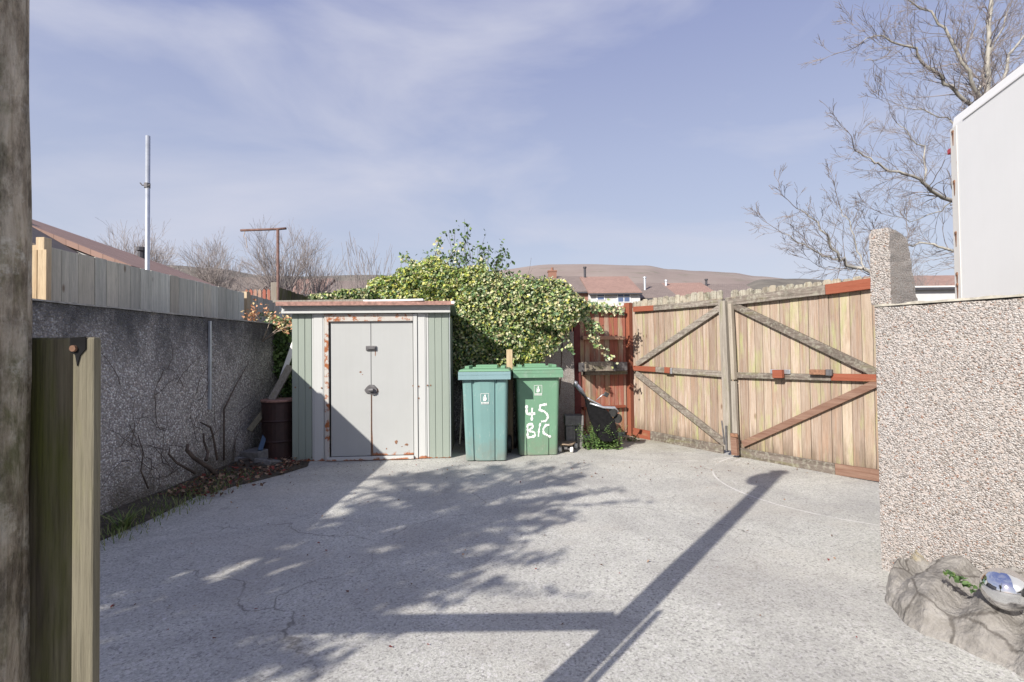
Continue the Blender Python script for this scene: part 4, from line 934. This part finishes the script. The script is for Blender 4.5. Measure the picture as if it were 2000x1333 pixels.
# post and its timber
GPp = PL(G(1236, 852), G(1719, 942)); gh = GPp.hit
t = T('gate_post', 'red-brown square timber post that carries the left gate leaf', 'post', GPp.o, GPp.rz)
a, c = gh(1222, 700)[0], gh(1232, 700)[0]
b = MB(); b.box(a, c, -.02, .07, 0, gh(1228, 592)[1], .3); b.build('post', M['red_post'], t, bevel=.004)
b = MB(); b.box(a-.05, a-.003, -.0, .05, 0, gh(1216, 596)[1]); b.build('packing_strip', M['gate_wood'], t, bevel=.004)
# storage box on rail
t = T('timber_box', 'grey weathered timber beam block resting on the red fence rail', 'timber', RP.w(rh(1130, 715)[0], -.19, rh(1180, 724.5)[1]), RP.rz)
wl = rh(1213, 700)[0]-rh(1130, 700)[0]
b = MB(); b.box(0, wl*.66, 0, .11, 0.003, .13); b.build('beam', M['grey_rail'], t, bevel=.006)
b = MB(); b.box(-.04, -.002, .0, .11, -.0, .12); b.build('end_plate', M['dull_steel'], t, bevel=.004)
b = MB(); b.box(wl*.665, wl*.97, -.012, .10, .004, .12); b.tube([(wl*.74, -.012, .07), (wl*.74, -.04, .07)], .034, 14); b.build('metal_catch', M['dull_steel'], t, bevel=.004)
# blocks stack
GB = 'grey blocks stacked beside the green bin'
for (x0, x1, y0, y1, r_, lb_) in ((1106, 1124, 833, 874, 0, 'upright grey concrete block nearest the green bin'), (1126, 1139, 833, 873, 0, 'upright grey concrete block on the right of the pair'), (1104, 1140, 812, 831, .1, 'grey concrete block lying flat on top of the two upright ones')):
    p = at(x0, y1, 6.34); q = at(x1, y0, 6.34); zb = 0 if y1 > 860 else p.z
    if y1 < 860: zb = at(1120, 832.2, 6.34).z
    b = MB(); b.box(0, q.x-p.x, 0, .2, 0, q.z-zb); o = b.build('concrete_block', M['block'], bevel=.008); o.location = (p.x, 6.34, zb); tag(o, lb_, 'block', GB)
# skateboard
g0 = G(1110, 880); t = T('skateboard', 'small worn skateboard with white wheels on the ground by the green bin', 'skateboard', (g0.x, g0.y, 0), R(72))
rg = []
for i in range(15):
    u = -1+2*i/14; w_ = .072*math.sqrt(max(.02, 1-abs(u)**5)); z = .078+.028*max(0, abs(u)-.62)/.38; x = u*.22
    rg.append([(x, -w_, z), (x, w_, z), (x, w_, z+.011), (x, -w_, z+.011)])
b = MB(); b.loft(rg); b.build('deck', M['skate_deck'], t, bevel=.002)
for x in (-.13, .13):
    b = MB(); b.tube([(x, -.07, .04), (x, .07, .04)], .008, 8); b.box(x-.02, x+.02, -.02, .02, .04, .077); b.build('truck', M['dull_steel'], t)
    for s_ in (-1, 1):
        b = MB(); b.tube([(x, s_*.052, .035), (x, s_*.058, .035), (x, s_*.08, .035), (x, s_*.086, .035)], [.028, .034, .034, .028], 16); b.build('wheel', M['white_paint'], t, smooth=False)
# folded pushchair
t = T('folded_pushchair', 'folded black pushchair with grey handles tipped on the plants by the red fence', 'pushchair', at(1165, 870, 6.35).xy.to_3d()); O = at(1165, 870, 6.35).xy.to_3d()
def fp(px, py, Y=6.3): return at(px, py, Y)-O
b = MB(); b.loft([[fp(x-3, y_-2, 6.22), fp(x+6, y_+w2, 6.2), fp(x+6, y_+w2, 6.5), fp(x-3, y_-2, 6.5)] for x, y_, w2 in ((1136, 768, 8), (1143, 778, 34), (1156, 786, 62), (1172, 793, 70), (1188, 803, 60), (1203, 822, 34))]); b.build('fabric', M['black'], t, bevel=.01)
b = MB(); b.tube([fp(1124, 750), fp(1134, 762), fp(1143, 775)], [.026, .03, .02], 12); b.tube([fp(1121, 749), fp(1127, 751)], [.035, .033], 12); b.build('handle', M['silver_tube'], t, True)
b = MB(); b.tube([fp(1143, 775), fp(1156, 783), fp(1170, 790), fp(1183, 800)], .010, 8); b.tube([fp(1152, 788, 6.2), fp(1178, 796, 6.2), fp(1200, 797, 6.2), fp(1207, 805, 6.2)], [.012, .014, .02, .016], 8); b.tube([fp(1165, 782, 6.25), fp(1176, 772, 6.25), fp(1183, 769, 6.25)], .006, 6); b.build('frame', M['silver_tube'], t, True)
b = MB(); b.box(-.03, .03, -.012, .012, -.028, .028); o = b.build('foot_pad', M['dark_plastic'], t, bevel=.008); o.location = fp(1184, 771, 6.24); o.rotation_euler = (0, .5, 0)
for px, py in ((1198, 806), (1207, 818)):
    b = MB(); p = fp(px, py, 6.2); b.tube([p+Vector((-.012, 0, 0)), p+Vector((-.014, -.0, 0))+Vector((.026, .02, 0))], .055, 18); b.build('wheel', M['dark_plastic'], t)
# ferns
rnd = random.Random(19); t = T('fern_clump', 'clump of green ferny plants at the foot of the red fence', 'plant', at(1170, 870, 6.2).xy.to_3d()); O = at(1170, 870, 6.2).xy.to_3d(); lb = MB()
for k in range(95):
    p = at(rnd.uniform(1142, 1212), 862, rnd.uniform(6.25, 6.5))-O; p.z = 0; a = rnd.uniform(0, 6.28); l_ = rnd.uniform(.35, .62); d = Vector((math.cos(a)*.38, math.sin(a)*.38-.12, 1)).normalized()
    for i in range(12):
        f = i/11; c = p+d*l_*f+Vector((0, 0, -.16*f*f*l_/.5)); s_ = Vector((-d.y, d.x, .1)).normalized()
        for sg in (-1, 1): lb.leaf(c+s_*sg*.028*(1.1-f), Vector((rnd.gauss(0, .4), rnd.gauss(0, .4)-.4, 1)), .05*(1.2-f), rnd.random(), 0, 1)
lb.build('fronds', M['fern'], t)
rnd = random.Random(22); t = T('small_weed', 'small bright weed growing at the foot of the gate post', 'plant', G(1232, 862)); lb = MB()
for k in range(70): lb.leaf(Vector((rnd.gauss(0, .06), rnd.gauss(0, .04), abs(rnd.gauss(.03, .03)))), Vector((rnd.gauss(0, .6), rnd.gauss(0, .6), 1)), .03, rnd.random())
lb.build('leaves', M['fern'], t)

# ------------------------------------------------------------------ GATE
zf = lambda px, py: gh(px, py)[1]
sf = lambda px, py=740: gh(px, py)[0]
def leafgate(name, label, pxa, pxb, topA, topB, group='pair of timber gate leaves'):
    t = T(name, label, 'gate', GPp.o, GPp.rz, group); a, c = sf(pxa), sf(pxb)
    f0 = lambda x: lerp(zf(1236, 852), zf(1719, 938), x/GPp.len)*0+.045
    f1 = lambda x: lerp(gh(pxa, topA)[1], gh(pxb, topB)[1], (x-a)/(c-a))
    # boards end under the top rail; their weathered tips stand above it
    b = MB(); boards(b, a, c, f0, lambda x: f1(x)-.10, .098, 0, .018, .0); b.build('board_panel', M['gate_wood'], t, bevel=.002)
    b = MB(); boards(b, a, c, lambda x: f1(x)-.0995, f1, .092, 0.001, .018, .014, 0, True); b.build('board_tops', M['lichen_top'], t, bevel=.002)
    return t
gl = leafgate('gate_leaf', 'left timber gate leaf hung on the red-brown post', 1237, 1414, 588, 566)
gr = leafgate('gate_leaf', 'right timber gate leaf with red rail ends beside the pebbledash pillar', 1430, 1714, 568, 538)
def gbar(par, name, mat, pa, pb, wpx, v0=-.045, v1=-.002, red=None, lab=None):
    """bar lying on the gate face between two photo points (projected onto the face of the gate)"""
    vm = (v0+v1)/2
    (s1, z1_), (s2, z2_) = GPp.hit(*pa, v=v0), GPp.hit(*pb, v=v0); b = MB(); b.bar((s1, vm, z1_), (s2, vm, z2_), wpx, v1-v0, (0, 1, 0), .30 if mat in (M['red_wood'], M['brown_brace']) else None); o = b.build(name, mat, par, bevel=.004)
    if lab: o['label'] = lab
    return o
gbar(gl, 'top_rail', M['grey_rail'], (1276, 602), (1410, 590), .07)
gbar(gl, 'hinge_rail_end', M['red_wood'], (1236, 604.5), (1275.5, 602), .072, -.048, lab='red painted end of the rail')
gbar(gl, 'middle_rail', M['grey_rail'], (1280, 722), (1411, 731.5), .07)
gbar(gl, 'hinge_rail_end', M['red_wood'], (1236, 719.5), (1279.5, 722), .068, -.050, lab='red painted end of the rail')
gbar(gl, 'bottom_rail', M['grey_rail'], (1270, 852), (1412, 881), .13, -.03)
gbar(gl, 'hinge_rail_end', M['red_wood'], (1236, 845), (1269.5, 852), .125, -.032, lab='red painted end of the rail')
gbar(gl, 'brace', M['grey_rail'], (1242, 712), (1404, 602), .075, -.042)
gbar(gl, 'brace', M['grey_rail'], (1241, 729), (1416, 868), .075, -.042)
gbar(gl, 'hinge_block', M['red_wood'], (1297, 723), (1307, 724), .075, -.075, -.05)
gbar(gl, 'hinge_plate', M['silver_tube'], (1308, 725), (1312, 725), .075, -.062, -.05)
gbar(gl, 'meeting_stile', M['grey_post'], (1409, 588), (1421, 880), .085, -.105, -.047)
gbar(gl, 'drop_bolt', M['dull_steel'], (1409, 822), (1414, 868), .014, -.125, -.111)
gbar(gl, 'drop_bolt', M['dull_steel'], (1417, 832), (1418, 882), .02, -.130, -.110)
gbar(gr, 'top_rail', M['grey_rail'], (1416, 590), (1611, 566), .095, -.055)
gbar(gr, 'hinge_rail_end', M['red_wood'], (1611.5, 566), (1700, 554), .098, -.057, lab='red painted end of the rail')
gbar(gr, 'middle_rail', M['grey_rail'], (1434, 733), (1622, 738), .062)
gbar(gr, 'hinge_rail_end', M['red_wood'], (1622.5, 737), (1711, 739), .066, -.048, lab='red painted end of the rail')
gbar(gr, 'bottom_rail', M['grey_rail'], (1442, 884), (1630, 917), .105, -.03)
gbar(gr, 'hinge_rail_end', M['brown_brace'], (1630.5, 917), (1717, 930), .105, -.032, lab='red painted end of the rail')
gbar(gr, 'brace', M['grey_rail'], (1428, 595), (1711, 730), .075, -.043)
gbar(gr, 'brace', M['brown_brace'], (1450, 868), (1713, 748), .07, -.043, lab='reddish diagonal brace')
gbar(gr, 'meeting_stile', M['grey_post'], (1424, 594), (1431, 742), .045, -.10, -.047)
gbar(gr, 'meeting_stile', M['grey_post'], (1431, 745), (1436, 885), .055, -.09, -.047)
gbar(gr, 'foot_block', M['brown_brace'], (1431, 847), (1434, 890), .075, -.135, -.092)
gbar(gr, 'foot_block', M['rust'], (1426, 850), (1440, 852), .035, -.15, -.136)
gbar(gr, 'bolt_plate', M['silver_tube'], (1504, 726), (1543, 727), .045, -.062, -.048)
gbar(gr, 'bolt_block', M['red_wood'], (1508, 731), (1527, 731), .085, -.11, -.063)
gbar(gr, 'latch_bolt', M['rust'], (1580, 727), (1611, 728), .05, -.10, -.05)
gbar(gr, 'latch_keeper', M['dull_steel'], (1611.5, 728), (1624, 728.5), .06, -.085, -.05)

# ------------------------------------------------------------------ RIGHT WALL
ga = G(1722, 1112); gb_ = G(2003, 1185)
RW = PL((ga.x, ga.y), (gb_.x, gb_.y))
topL = RW.hit(1715, 601)[1]; topR = RW.hit(2000, 581)[1]
RWL = 2.6
rough_wall('pebbledash_wall', RWL, .12, lambda x: lerp(topL, topR, x/RW.len) if x < RW.len else topR, M['pebble_right'], RW.rz, RW.o,
           'bright sunlit pebbledash wall at the right edge of the yard', 'wall', seg=.025, rough=.007, cope=M['coping'])
pw = RW.hit(1738, 500)[0]; pa = RW.hit(1697, 500)[0]; pz = RW.hit(1720, 446)[1]
t = T('pebbledash_pillar', 'raised thin pebbledash pillar standing on the left end of the bright wall', 'pillar', RW.w(0, 0, 0), RW.rz)
b = MB(); rg = []; nn_ = 34
for i in range(nn_+1):
    z = lerp(topL+.017, pz, i/nn_); f = i/nn_; e = lambda a, b2: .006*noise.noise(Vector((a*9, b2*9, z*22)))
    dpt = lerp(.62, .40, f) if f > .15 else .62
    x0, x1 = pa+.004, pw
    top = max(0, (f-.93)/.07)*.010
    rg.append([(x0+e(1, 0)+top, e(0, 1)+top, z), (lerp(x0, x1, .5), e(.5, 1)+top, z+e(3, 3)), (x1+e(2, 0)-top, e(0, 2)+top, z), (x1+e(3, 1), dpt*.33, z), (x1+e(4, 1), dpt*.66, z), (x1+e(2, 2)-top, dpt-top, z), (x0+e(1, 2)+top, dpt-top, z), (x0, dpt*.5, z)])
b.loft(rg); b.build('pillar_body', M['pebble_right'], t)
b = MB(); b.box(pa+.004, pw-.001, .123, .62, 0, topL+.012); b.build('lower_return', M['pebble_right'], t)

# ------------------------------------------------------------------ WHITE TRAILER
A = at(1856, 400, 3.75); Bq = at(2000, 400, 3.0)
TP = PL((A.x, A.y), (A.x+(Bq.x-A.x), Bq.y)); th_ = TP.hit
t = T('box_trailer', 'large white box trailer with rusty riveted edge strip behind the right wall', 'trailer', TP.o, TP.rz)
zT = th_(1888, 205)[1]; zK = th_(1857, 245)[1]; TL = 4.6; TW = 2.1; z0 = .55
# wall profile across: rounded roof edge running the length
b = MB(); prof = [(0, z0), (0, zK-.02), (.012, zK+.05), (.05, zT-.03), (.12, zT), (TW-.12, zT), (TW, zK), (TW, z0)]
rg = [[(x, lerp(TW/2, v, sc_), lerp(1.5, z, sc_)) for v, z in prof] for x, sc_ in ((0.0, .94), (.02, .985), (.06, 1), (TL-.05, 1), (TL, .96))]
b.loft(rg); b.build('body', painted('trailer_paint', (.77, .775, .765), 0, rough=.4, chalk=.04, scale=3, streak=.06), t, bevel=.01)
s1 = th_(1862, 400)[0]
b = MB(); b.box(s1-.005, s1+.075, -.004, -.001, z0, th_(1862, 250)[1]); so_ = b.build('edge_strip', painted('strip_paint', (.66, .65, .62), .30, rough=.6, scale=7), t, bevel=.002)
for py in (257, 356, 457, 537, 558): 
    b = MB(); z = th_(1864, py)[1]; b.tube([(s1+.03, -.010, z), (s1+.03, -.0042, z)], [.010, .014], 10); b.prism([(s1+.018, z), (s1+.042, z), (s1+.034, z-.10), (s1+.026, z-.10)], -.0056, -.0042); b.build('rusty_rivet', M['rust'], so_)
b = MB(); z = th_(1849, 297)[1]; b.box(-.045, .01, .01, .05, z-.02, z+.02); b.build('marker_light', plain('red_lens', (.45, .03, .03), .3), t, bevel=.006)
b = MB(); b.box(.2, TL-.1, -.006, -.0005, zK-.03, zK-.018); b.build('seam_strip', M['white_paint'], t, bevel=.001)
b = MB(); b.box(.05, TL-.05, .15, TW-.15, z0-.12, z0-.003); b.build('chassis', M['dark_plastic'], t)
for x in (1.9, 2.7):
    for v in (.1, TW-.1):
        b = MB(); rr = [(-.09, .24), (-.08, .30), (.08, .30), (.09, .24)]; b.loft([[(x+math.cos(k*math.pi/14)*r_, v+dv, .30+math.sin(k*math.pi/14)*r_) for k in range(28)] for dv, r_ in rr]); b.build('wheel', M['dark_plastic'], t)

# ------------------------------------------------------------------ ROCK PLANTER, BALL, PLANT
TXN = 0
rk = [(1733, 1150, 1745, 1078), (1733, 1178, 1790, 1062), (1752, 1206, 1830, 1082), (1800, 1236, 1870, 1105), (1860, 1258, 1925, 1118), (1915, 1280, 1970, 1140), (1965, 1303, 2030, 1170), (2030, 1340, 2090, 1200)]
b = MB(); rg = []; O = G(1850, 1180)
M_ = 40
for i in range(M_+1):
    f = i/M_*(len(rk)-1); a = min(len(rk)-2, int(f)); q = f-a; v = [lerp(rk[a][k], rk[a+1][k], q) for k in range(4)]
    F = G(v[0], v[1]); Bk = RW.o + RW.d*((F-RW.o).dot(RW.d)+.05) + RW.n*(-.01); h = .135+.03*math.sin(i*.5)+.02*noise.noise(Vector((i*.3, 0, 0)))
    h *= min(1, .35+i/6)
    ring = []
    for k in range(15):
        u = k/14; P = F.lerp(Bk, u); z = h*(1-(1-min(1, u*2.1))**2.6)**.7*(1+.04*math.sin(u*7))
        if u > .45: z -= .018*math.sin((u-.45)/.55*math.pi)
        nv = noise.noise(Vector((P.x*7, P.y*7, z*7))); P = P + Vector((nv*.016, -abs(nv)*.010, 0)); ring.append((P.x-O.x, P.y-O.y, (z if k else -.01)+nv*.014*(k > 0)))
    ring += [(Bk.x-O.x, Bk.y-O.y, -.02)]
    rg.append(ring)
b.loft(rg); t = T('rock_kerb', 'low curved weathered rock edging built against the bright right wall', 'rock', O); ro_ = b.build('rock_body', M['rock'], t, True)
sub = ro_.modifiers.new('sub', 'SUBSURF'); sub.subdivision_type = 'SIMPLE'; sub.levels = 2; sub.render_levels = 4
tx = bpy.data.textures.new('rock_relief', 'CLOUDS'); tx.noise_scale = .075; tx.noise_depth = 6; tx.noise_type = 'SOFT_NOISE'
dp = ro_.modifiers.new('disp', 'DISPLACE'); dp.texture = tx; dp.strength = .034; dp.texture_coords = 'LOCAL'
bc = at(1955, 1144, 2.02)
b = MB(); b.ball((0, 0, 0), .078, .078, .078, 48, 32); o = b.build('steel_ball', M['chrome'], smooth=True); o.location = bc+Vector((.045, .03, -.028)); tag(o, 'shiny mirrored steel ball sitting on the rock edging', 'garden ball')
rnd = random.Random(3); P = at(1880, 1130, 2.2); t = T('succulent_plant', 'small bright green plant in the rock edging beside the steel ball', 'plant', P); lb = MB()
for k in range(60):
    f = k/60; p = at(lerp(1850, 1900, f), lerp(1118, 1148, f), 2.16)-P
    lb.leaf(p+Vector((rnd.gauss(0, .006), rnd.gauss(0, .01), rnd.gauss(0.0, .007))), Vector((rnd.gauss(0, .6), rnd.gauss(-.3, .6), 1)), .022, rnd.random())
lb.build('leaves', M['ivy_yellow'] if False else M['fern'], t)

# ------------------------------------------------------------------ POLES
p = at(287, 560, 6.4); tp = at(289, 266, 6.4)
t = T('metal_pole', 'tall thin galvanised pole with a clamp behind the pale fence', 'pole', (p.x, 6.4, 0))
b = MB(); b.tube([(0, 0, 0), (tp.x-p.x, 0, tp.z)], .026, 14); b.build('tube', M['steel'], t, True)
zc = at(288, 363, 6.4).z; b = MB(); b.tube([(0, 0, zc-.03), (0, 0, zc+.03)], .034, 12); b.tube([(.0, -.02, zc), (-.05, -.02, zc+.0), (-.075, -.02, zc+.03)], .008, 6); b.tube([(0, -.02, zc-.01), (.05, -.02, zc)], .008, 6); b.build('clamp', M['dull_steel'], t)
Yt = 8.6; p = at(543, 575, Yt)
t = T('washing_line_post', 'rusty T-shaped washing line post standing behind the shed', 'post', (p.x, Yt, 0)); zt = at(543, 449, Yt).z
b = MB(); b.tube([(0, 0, 0), (.0, 0, zt)], .024, 10); b.build('upright', M['old_iron'], t, True)
l_ = at(470, 451, Yt).x-p.x; r_ = at(559, 447.5, Yt).x-p.x; b = MB(); b.tube([(l_, 0, zt-.005), (0, 0, zt+.01), (r_, 0, zt+.02)], .020, 10); b.build('crossbar', M['old_iron'], t, True)
b = MB(); b.tube([(l_+.08, 0, zt), (l_+.05, 0, zt-.1), (l_+.09, 0, zt-.14), (l_+.11, 0, zt-.3)], .006, 5); b.build('cord', M['pale_twig'], t)

# ------------------------------------------------------------------ HOUSES
def house(name, label, loc, rz, w_, d, ez, rzg, wallm, roofm, wins=(), chim=(), flue=(), over=.25, group=None, cat='house'):
    t = T(name, label, cat, loc, rz, group); b = MB(); b.box(0, w_, 0, d, 0, ez)
    b.add([(0, 0, ez), (0, d, ez), (0, d/2, rzg-.12)], [(0, 1, 2)]); b.add([(w_, 0, ez), (w_, d, ez), (w_, d/2, rzg-.12)], [(2, 1, 0)]); b.build('wall', wallm, t)
    b = MB(); k = (rzg-ez)/(d/2); y0 = -over; z0 = ez-over*k; th_ = .12
    for sy in (0, 1):
        ya, yb = (y0, d/2) if sy == 0 else (d+over, d/2)
        vs = [(-.1, ya, z0), (w_+.1, ya, z0), (w_+.1, yb, rzg), (-.1, yb, rzg)]; vs += [(x, y_, z+th_) for x, y_, z in vs]
        b.add(vs, [(3, 2, 1, 0), (4, 5, 6, 7), (0, 1, 5, 4), (1, 2, 6, 5), (2, 3, 7, 6), (3, 0, 4, 7)] if sy == 0 else [(0, 1, 2, 3), (7, 6, 5, 4), (4, 5, 1, 0), (5, 6, 2, 1), (6, 7, 3, 2), (7, 4, 0, 3)])
    ro = b.build('roof', roofm, t)
    b = MB(); b.box(-.1, w_+.1, -over-.10, -over-.005, z0-.06, z0+.05); b.build('gutter', M['lead'], t)
    for x0, x1, z0_, z1_ in wins:
        b = MB(); b.box(x0-.06, x1+.06, -.05, -.002, z0_-.06, z1_+.06); fr = b.build('window', M['white_paint'], t)
        n_ = max(1, round((x1-x0)/.55)); b = MB()
        for q in range(n_):
            xa = lerp(x0, x1, q/n_)+.03; xb = lerp(x0, x1, (q+1)/n_)-.03; b.box(xa, xb, -.06, -.051, z0_, z1_-.35*(z1_-z0_)-.03); b.box(xa, xb, -.06, -.051, z1_-.35*(z1_-z0_)+.03, z1_)
        b.build('pane', M['glass'], fr)
    for x, y_, h in chim:
        b = MB(); b.box(x-.35, x+.35, y_-.3, y_+.3, rzg-.5, rzg+h); b.box(x-.4, x+.4, y_-.35, y_+.35, rzg+h, rzg+h+.12); c_ = b.build('chimney', M['brick'], ro)
        b = MB(); b.tube([(x, y_, rzg+h+.12), (x, y_, rzg+h+.4)], [.13, .11], 10); b.build('chimney_pot', M['brick'], c_)
    for x, y_, h, mt in flue:
        zz_ = ez+k*y_ if y_ < d/2 else rzg; b = MB(); b.tube([(x, y_, zz_-.1), (x, y_, zz_+h)], .10, 8); b.tube([(x, y_, zz_+h), (x, y_, zz_+h+.12)], .15, 8); b.build('flue', mt, ro)
    return t
TG = 'terrace houses below the moor'
def terr(name, label, pa, pb, ye, yr, Y, d, wallm, roofm, wins=(), **kw):
    a, c = at(pa, ye, Y), at(pb, ye, Y); rzg = at((pa+pb)/2, yr, Y+d/2).z
    W_ = c.x-a.x; wl_ = []
    for q0, q1, e0, e1 in wins: wl_.append((at(q0, e0, Y).x-a.x, at(q1, e0, Y).x-a.x, at(q0, e1, Y).z, at(q0, e0, Y).z))
    return house(name, label, (a.x, Y, 0), 0, W_, d, a.z, rzg, wallm, roofm, wl_, group=TG, **kw)
terr('terrace_house', 'terrace house with brown roof and brick chimney above the ivy', 1040, 1150, 571, 543, 40, 9, M['brick'], M['roof_brown'], chim=((1.9, 4.2, .45),))
terr('terrace_house', 'white terrace house with orange roof and small windows above the red fence', 1151, 1250, 573, 543, 39.3, 9, M['render_white'], M['roof_orange'], ((1166, 1180, 577, 586), (1206, 1230, 576, 590)), flue=((-.0+.3, 4.3, .9, M['lead']),))
terr('terrace_house', 'brown-roofed terrace house with tall silver flue right of the white one', 1252, 1322, 583, 556, 41, 9, M['brick'], M['roof_brown'], flue=((.9, 2.2, 1.1, M['steel']),))
terr('terrace_house', 'terrace house with a faded orange roof behind the left gate leaf', 1323, 1408, 583, 555, 41.2, 9, M['brick'], M['roof_orange'], flue=((.0+.2, 3.6, .5, M['steel']),))
terr('terrace_house', 'rightmost brown-roofed terrace house partly hidden by the gate', 1409, 1500, 585, 557, 41, 9, M['brick'], M['roof_brown'], flue=((.3, 3.9, .6, M['lead']),))
HG = 'houses on the left beyond the fences'
def far(label, pa, pb, ye, yr, Y, wallm, roofm, **kw):
    a, c = at(pa, ye, Y), at(pb, ye, Y); return house('house', label, (a.x, Y, 0), 0, c.x-a.x, 8, a.z, at(pa, yr, Y+4).z, wallm, roofm, group=HG, **kw)
far('low brown-roofed house behind the largest bare tree', 545, 622, 575, 548, 46, M['brick'], M['roof_orange'])
far('dark roofed house between the two left bare trees', 405, 500, 578, 545, 50, M['brick'], M['roof_dark'])
far('brown-roofed house behind the twiggy shrub and shed', 628, 775, 580, 552, 44, M['brick'], M['roof_brown'])
# bungalows at left, ridge running away from camera
def bung(label, a, b_, Ya, Yb_, roofm, drop, wins=(), half=3.2, flue=()):
    A_ = at(a[0], a[1], Ya); B_ = at(b_[0], b_[1], Yb_); d = (B_-A_); d.z = 0; Lb = d.length; d.normalize(); rz = math.atan2(d.y, d.x); n_ = Vector((-d.y, d.x, 0)); o = A_-d*3+n_*(-half); o.z = 0
    return house('bungalow', label, o, rz, Lb+3, half*2, A_.z-drop, A_.z, M['render_white'], roofm, wins, flue=flue, group=HG, over=.3)
bung('long bungalow with orange-brown roof, the farther one behind the tall pale fence', (60, 437), (322, 526), 12.8, 19.6, M['roof_orange'], 1.5, half=3.5, flue=((7.6, 3.2, .35, M['lead']),))
bung('nearer bungalow with dark tiled roof edge just behind the tall pale fence', (60, 447), (252, 522), 10.6, 15.2, M['roof_dark'], 1.25, ((3.0, 4.2, 1.9, 2.6),), half=2.0)
# right small buildings
Y_ = 22
a, c = at(1750, 575, Y_), at(1900, 575, Y_)
house('white_outbuilding', 'low white outbuilding seen between the pillar and the white trailer', (a.x, Y_, 0), 0, c.x-a.x, 3, at(1800, 560, Y_).z-.1, at(1800, 559, Y_).z+.02, M['render_white'], M['white_paint'], over=.1, cat='outbuilding')
a, c = at(1755, 560, 38), at(1960, 560, 38)
house('gabled_house', 'brown-roofed house beyond the white outbuilding', (a.x, 38, 0), 0, c.x-a.x, 7, at(1800, 560, 38).z, at(1800, 540, 41).z, M['brick'], M['roof_orange'], cat='house')
# mast on the hill
p = at(1223, 529, 1290); t = MB(); t.tube([p-Vector((0, 0, 30)), p+Vector((0, 0, 14))], .8, 4); o = t.build('radio_mast', M['dull_steel']); tag(o, 'tiny radio mast on the crest of the moorland hill', 'mast')
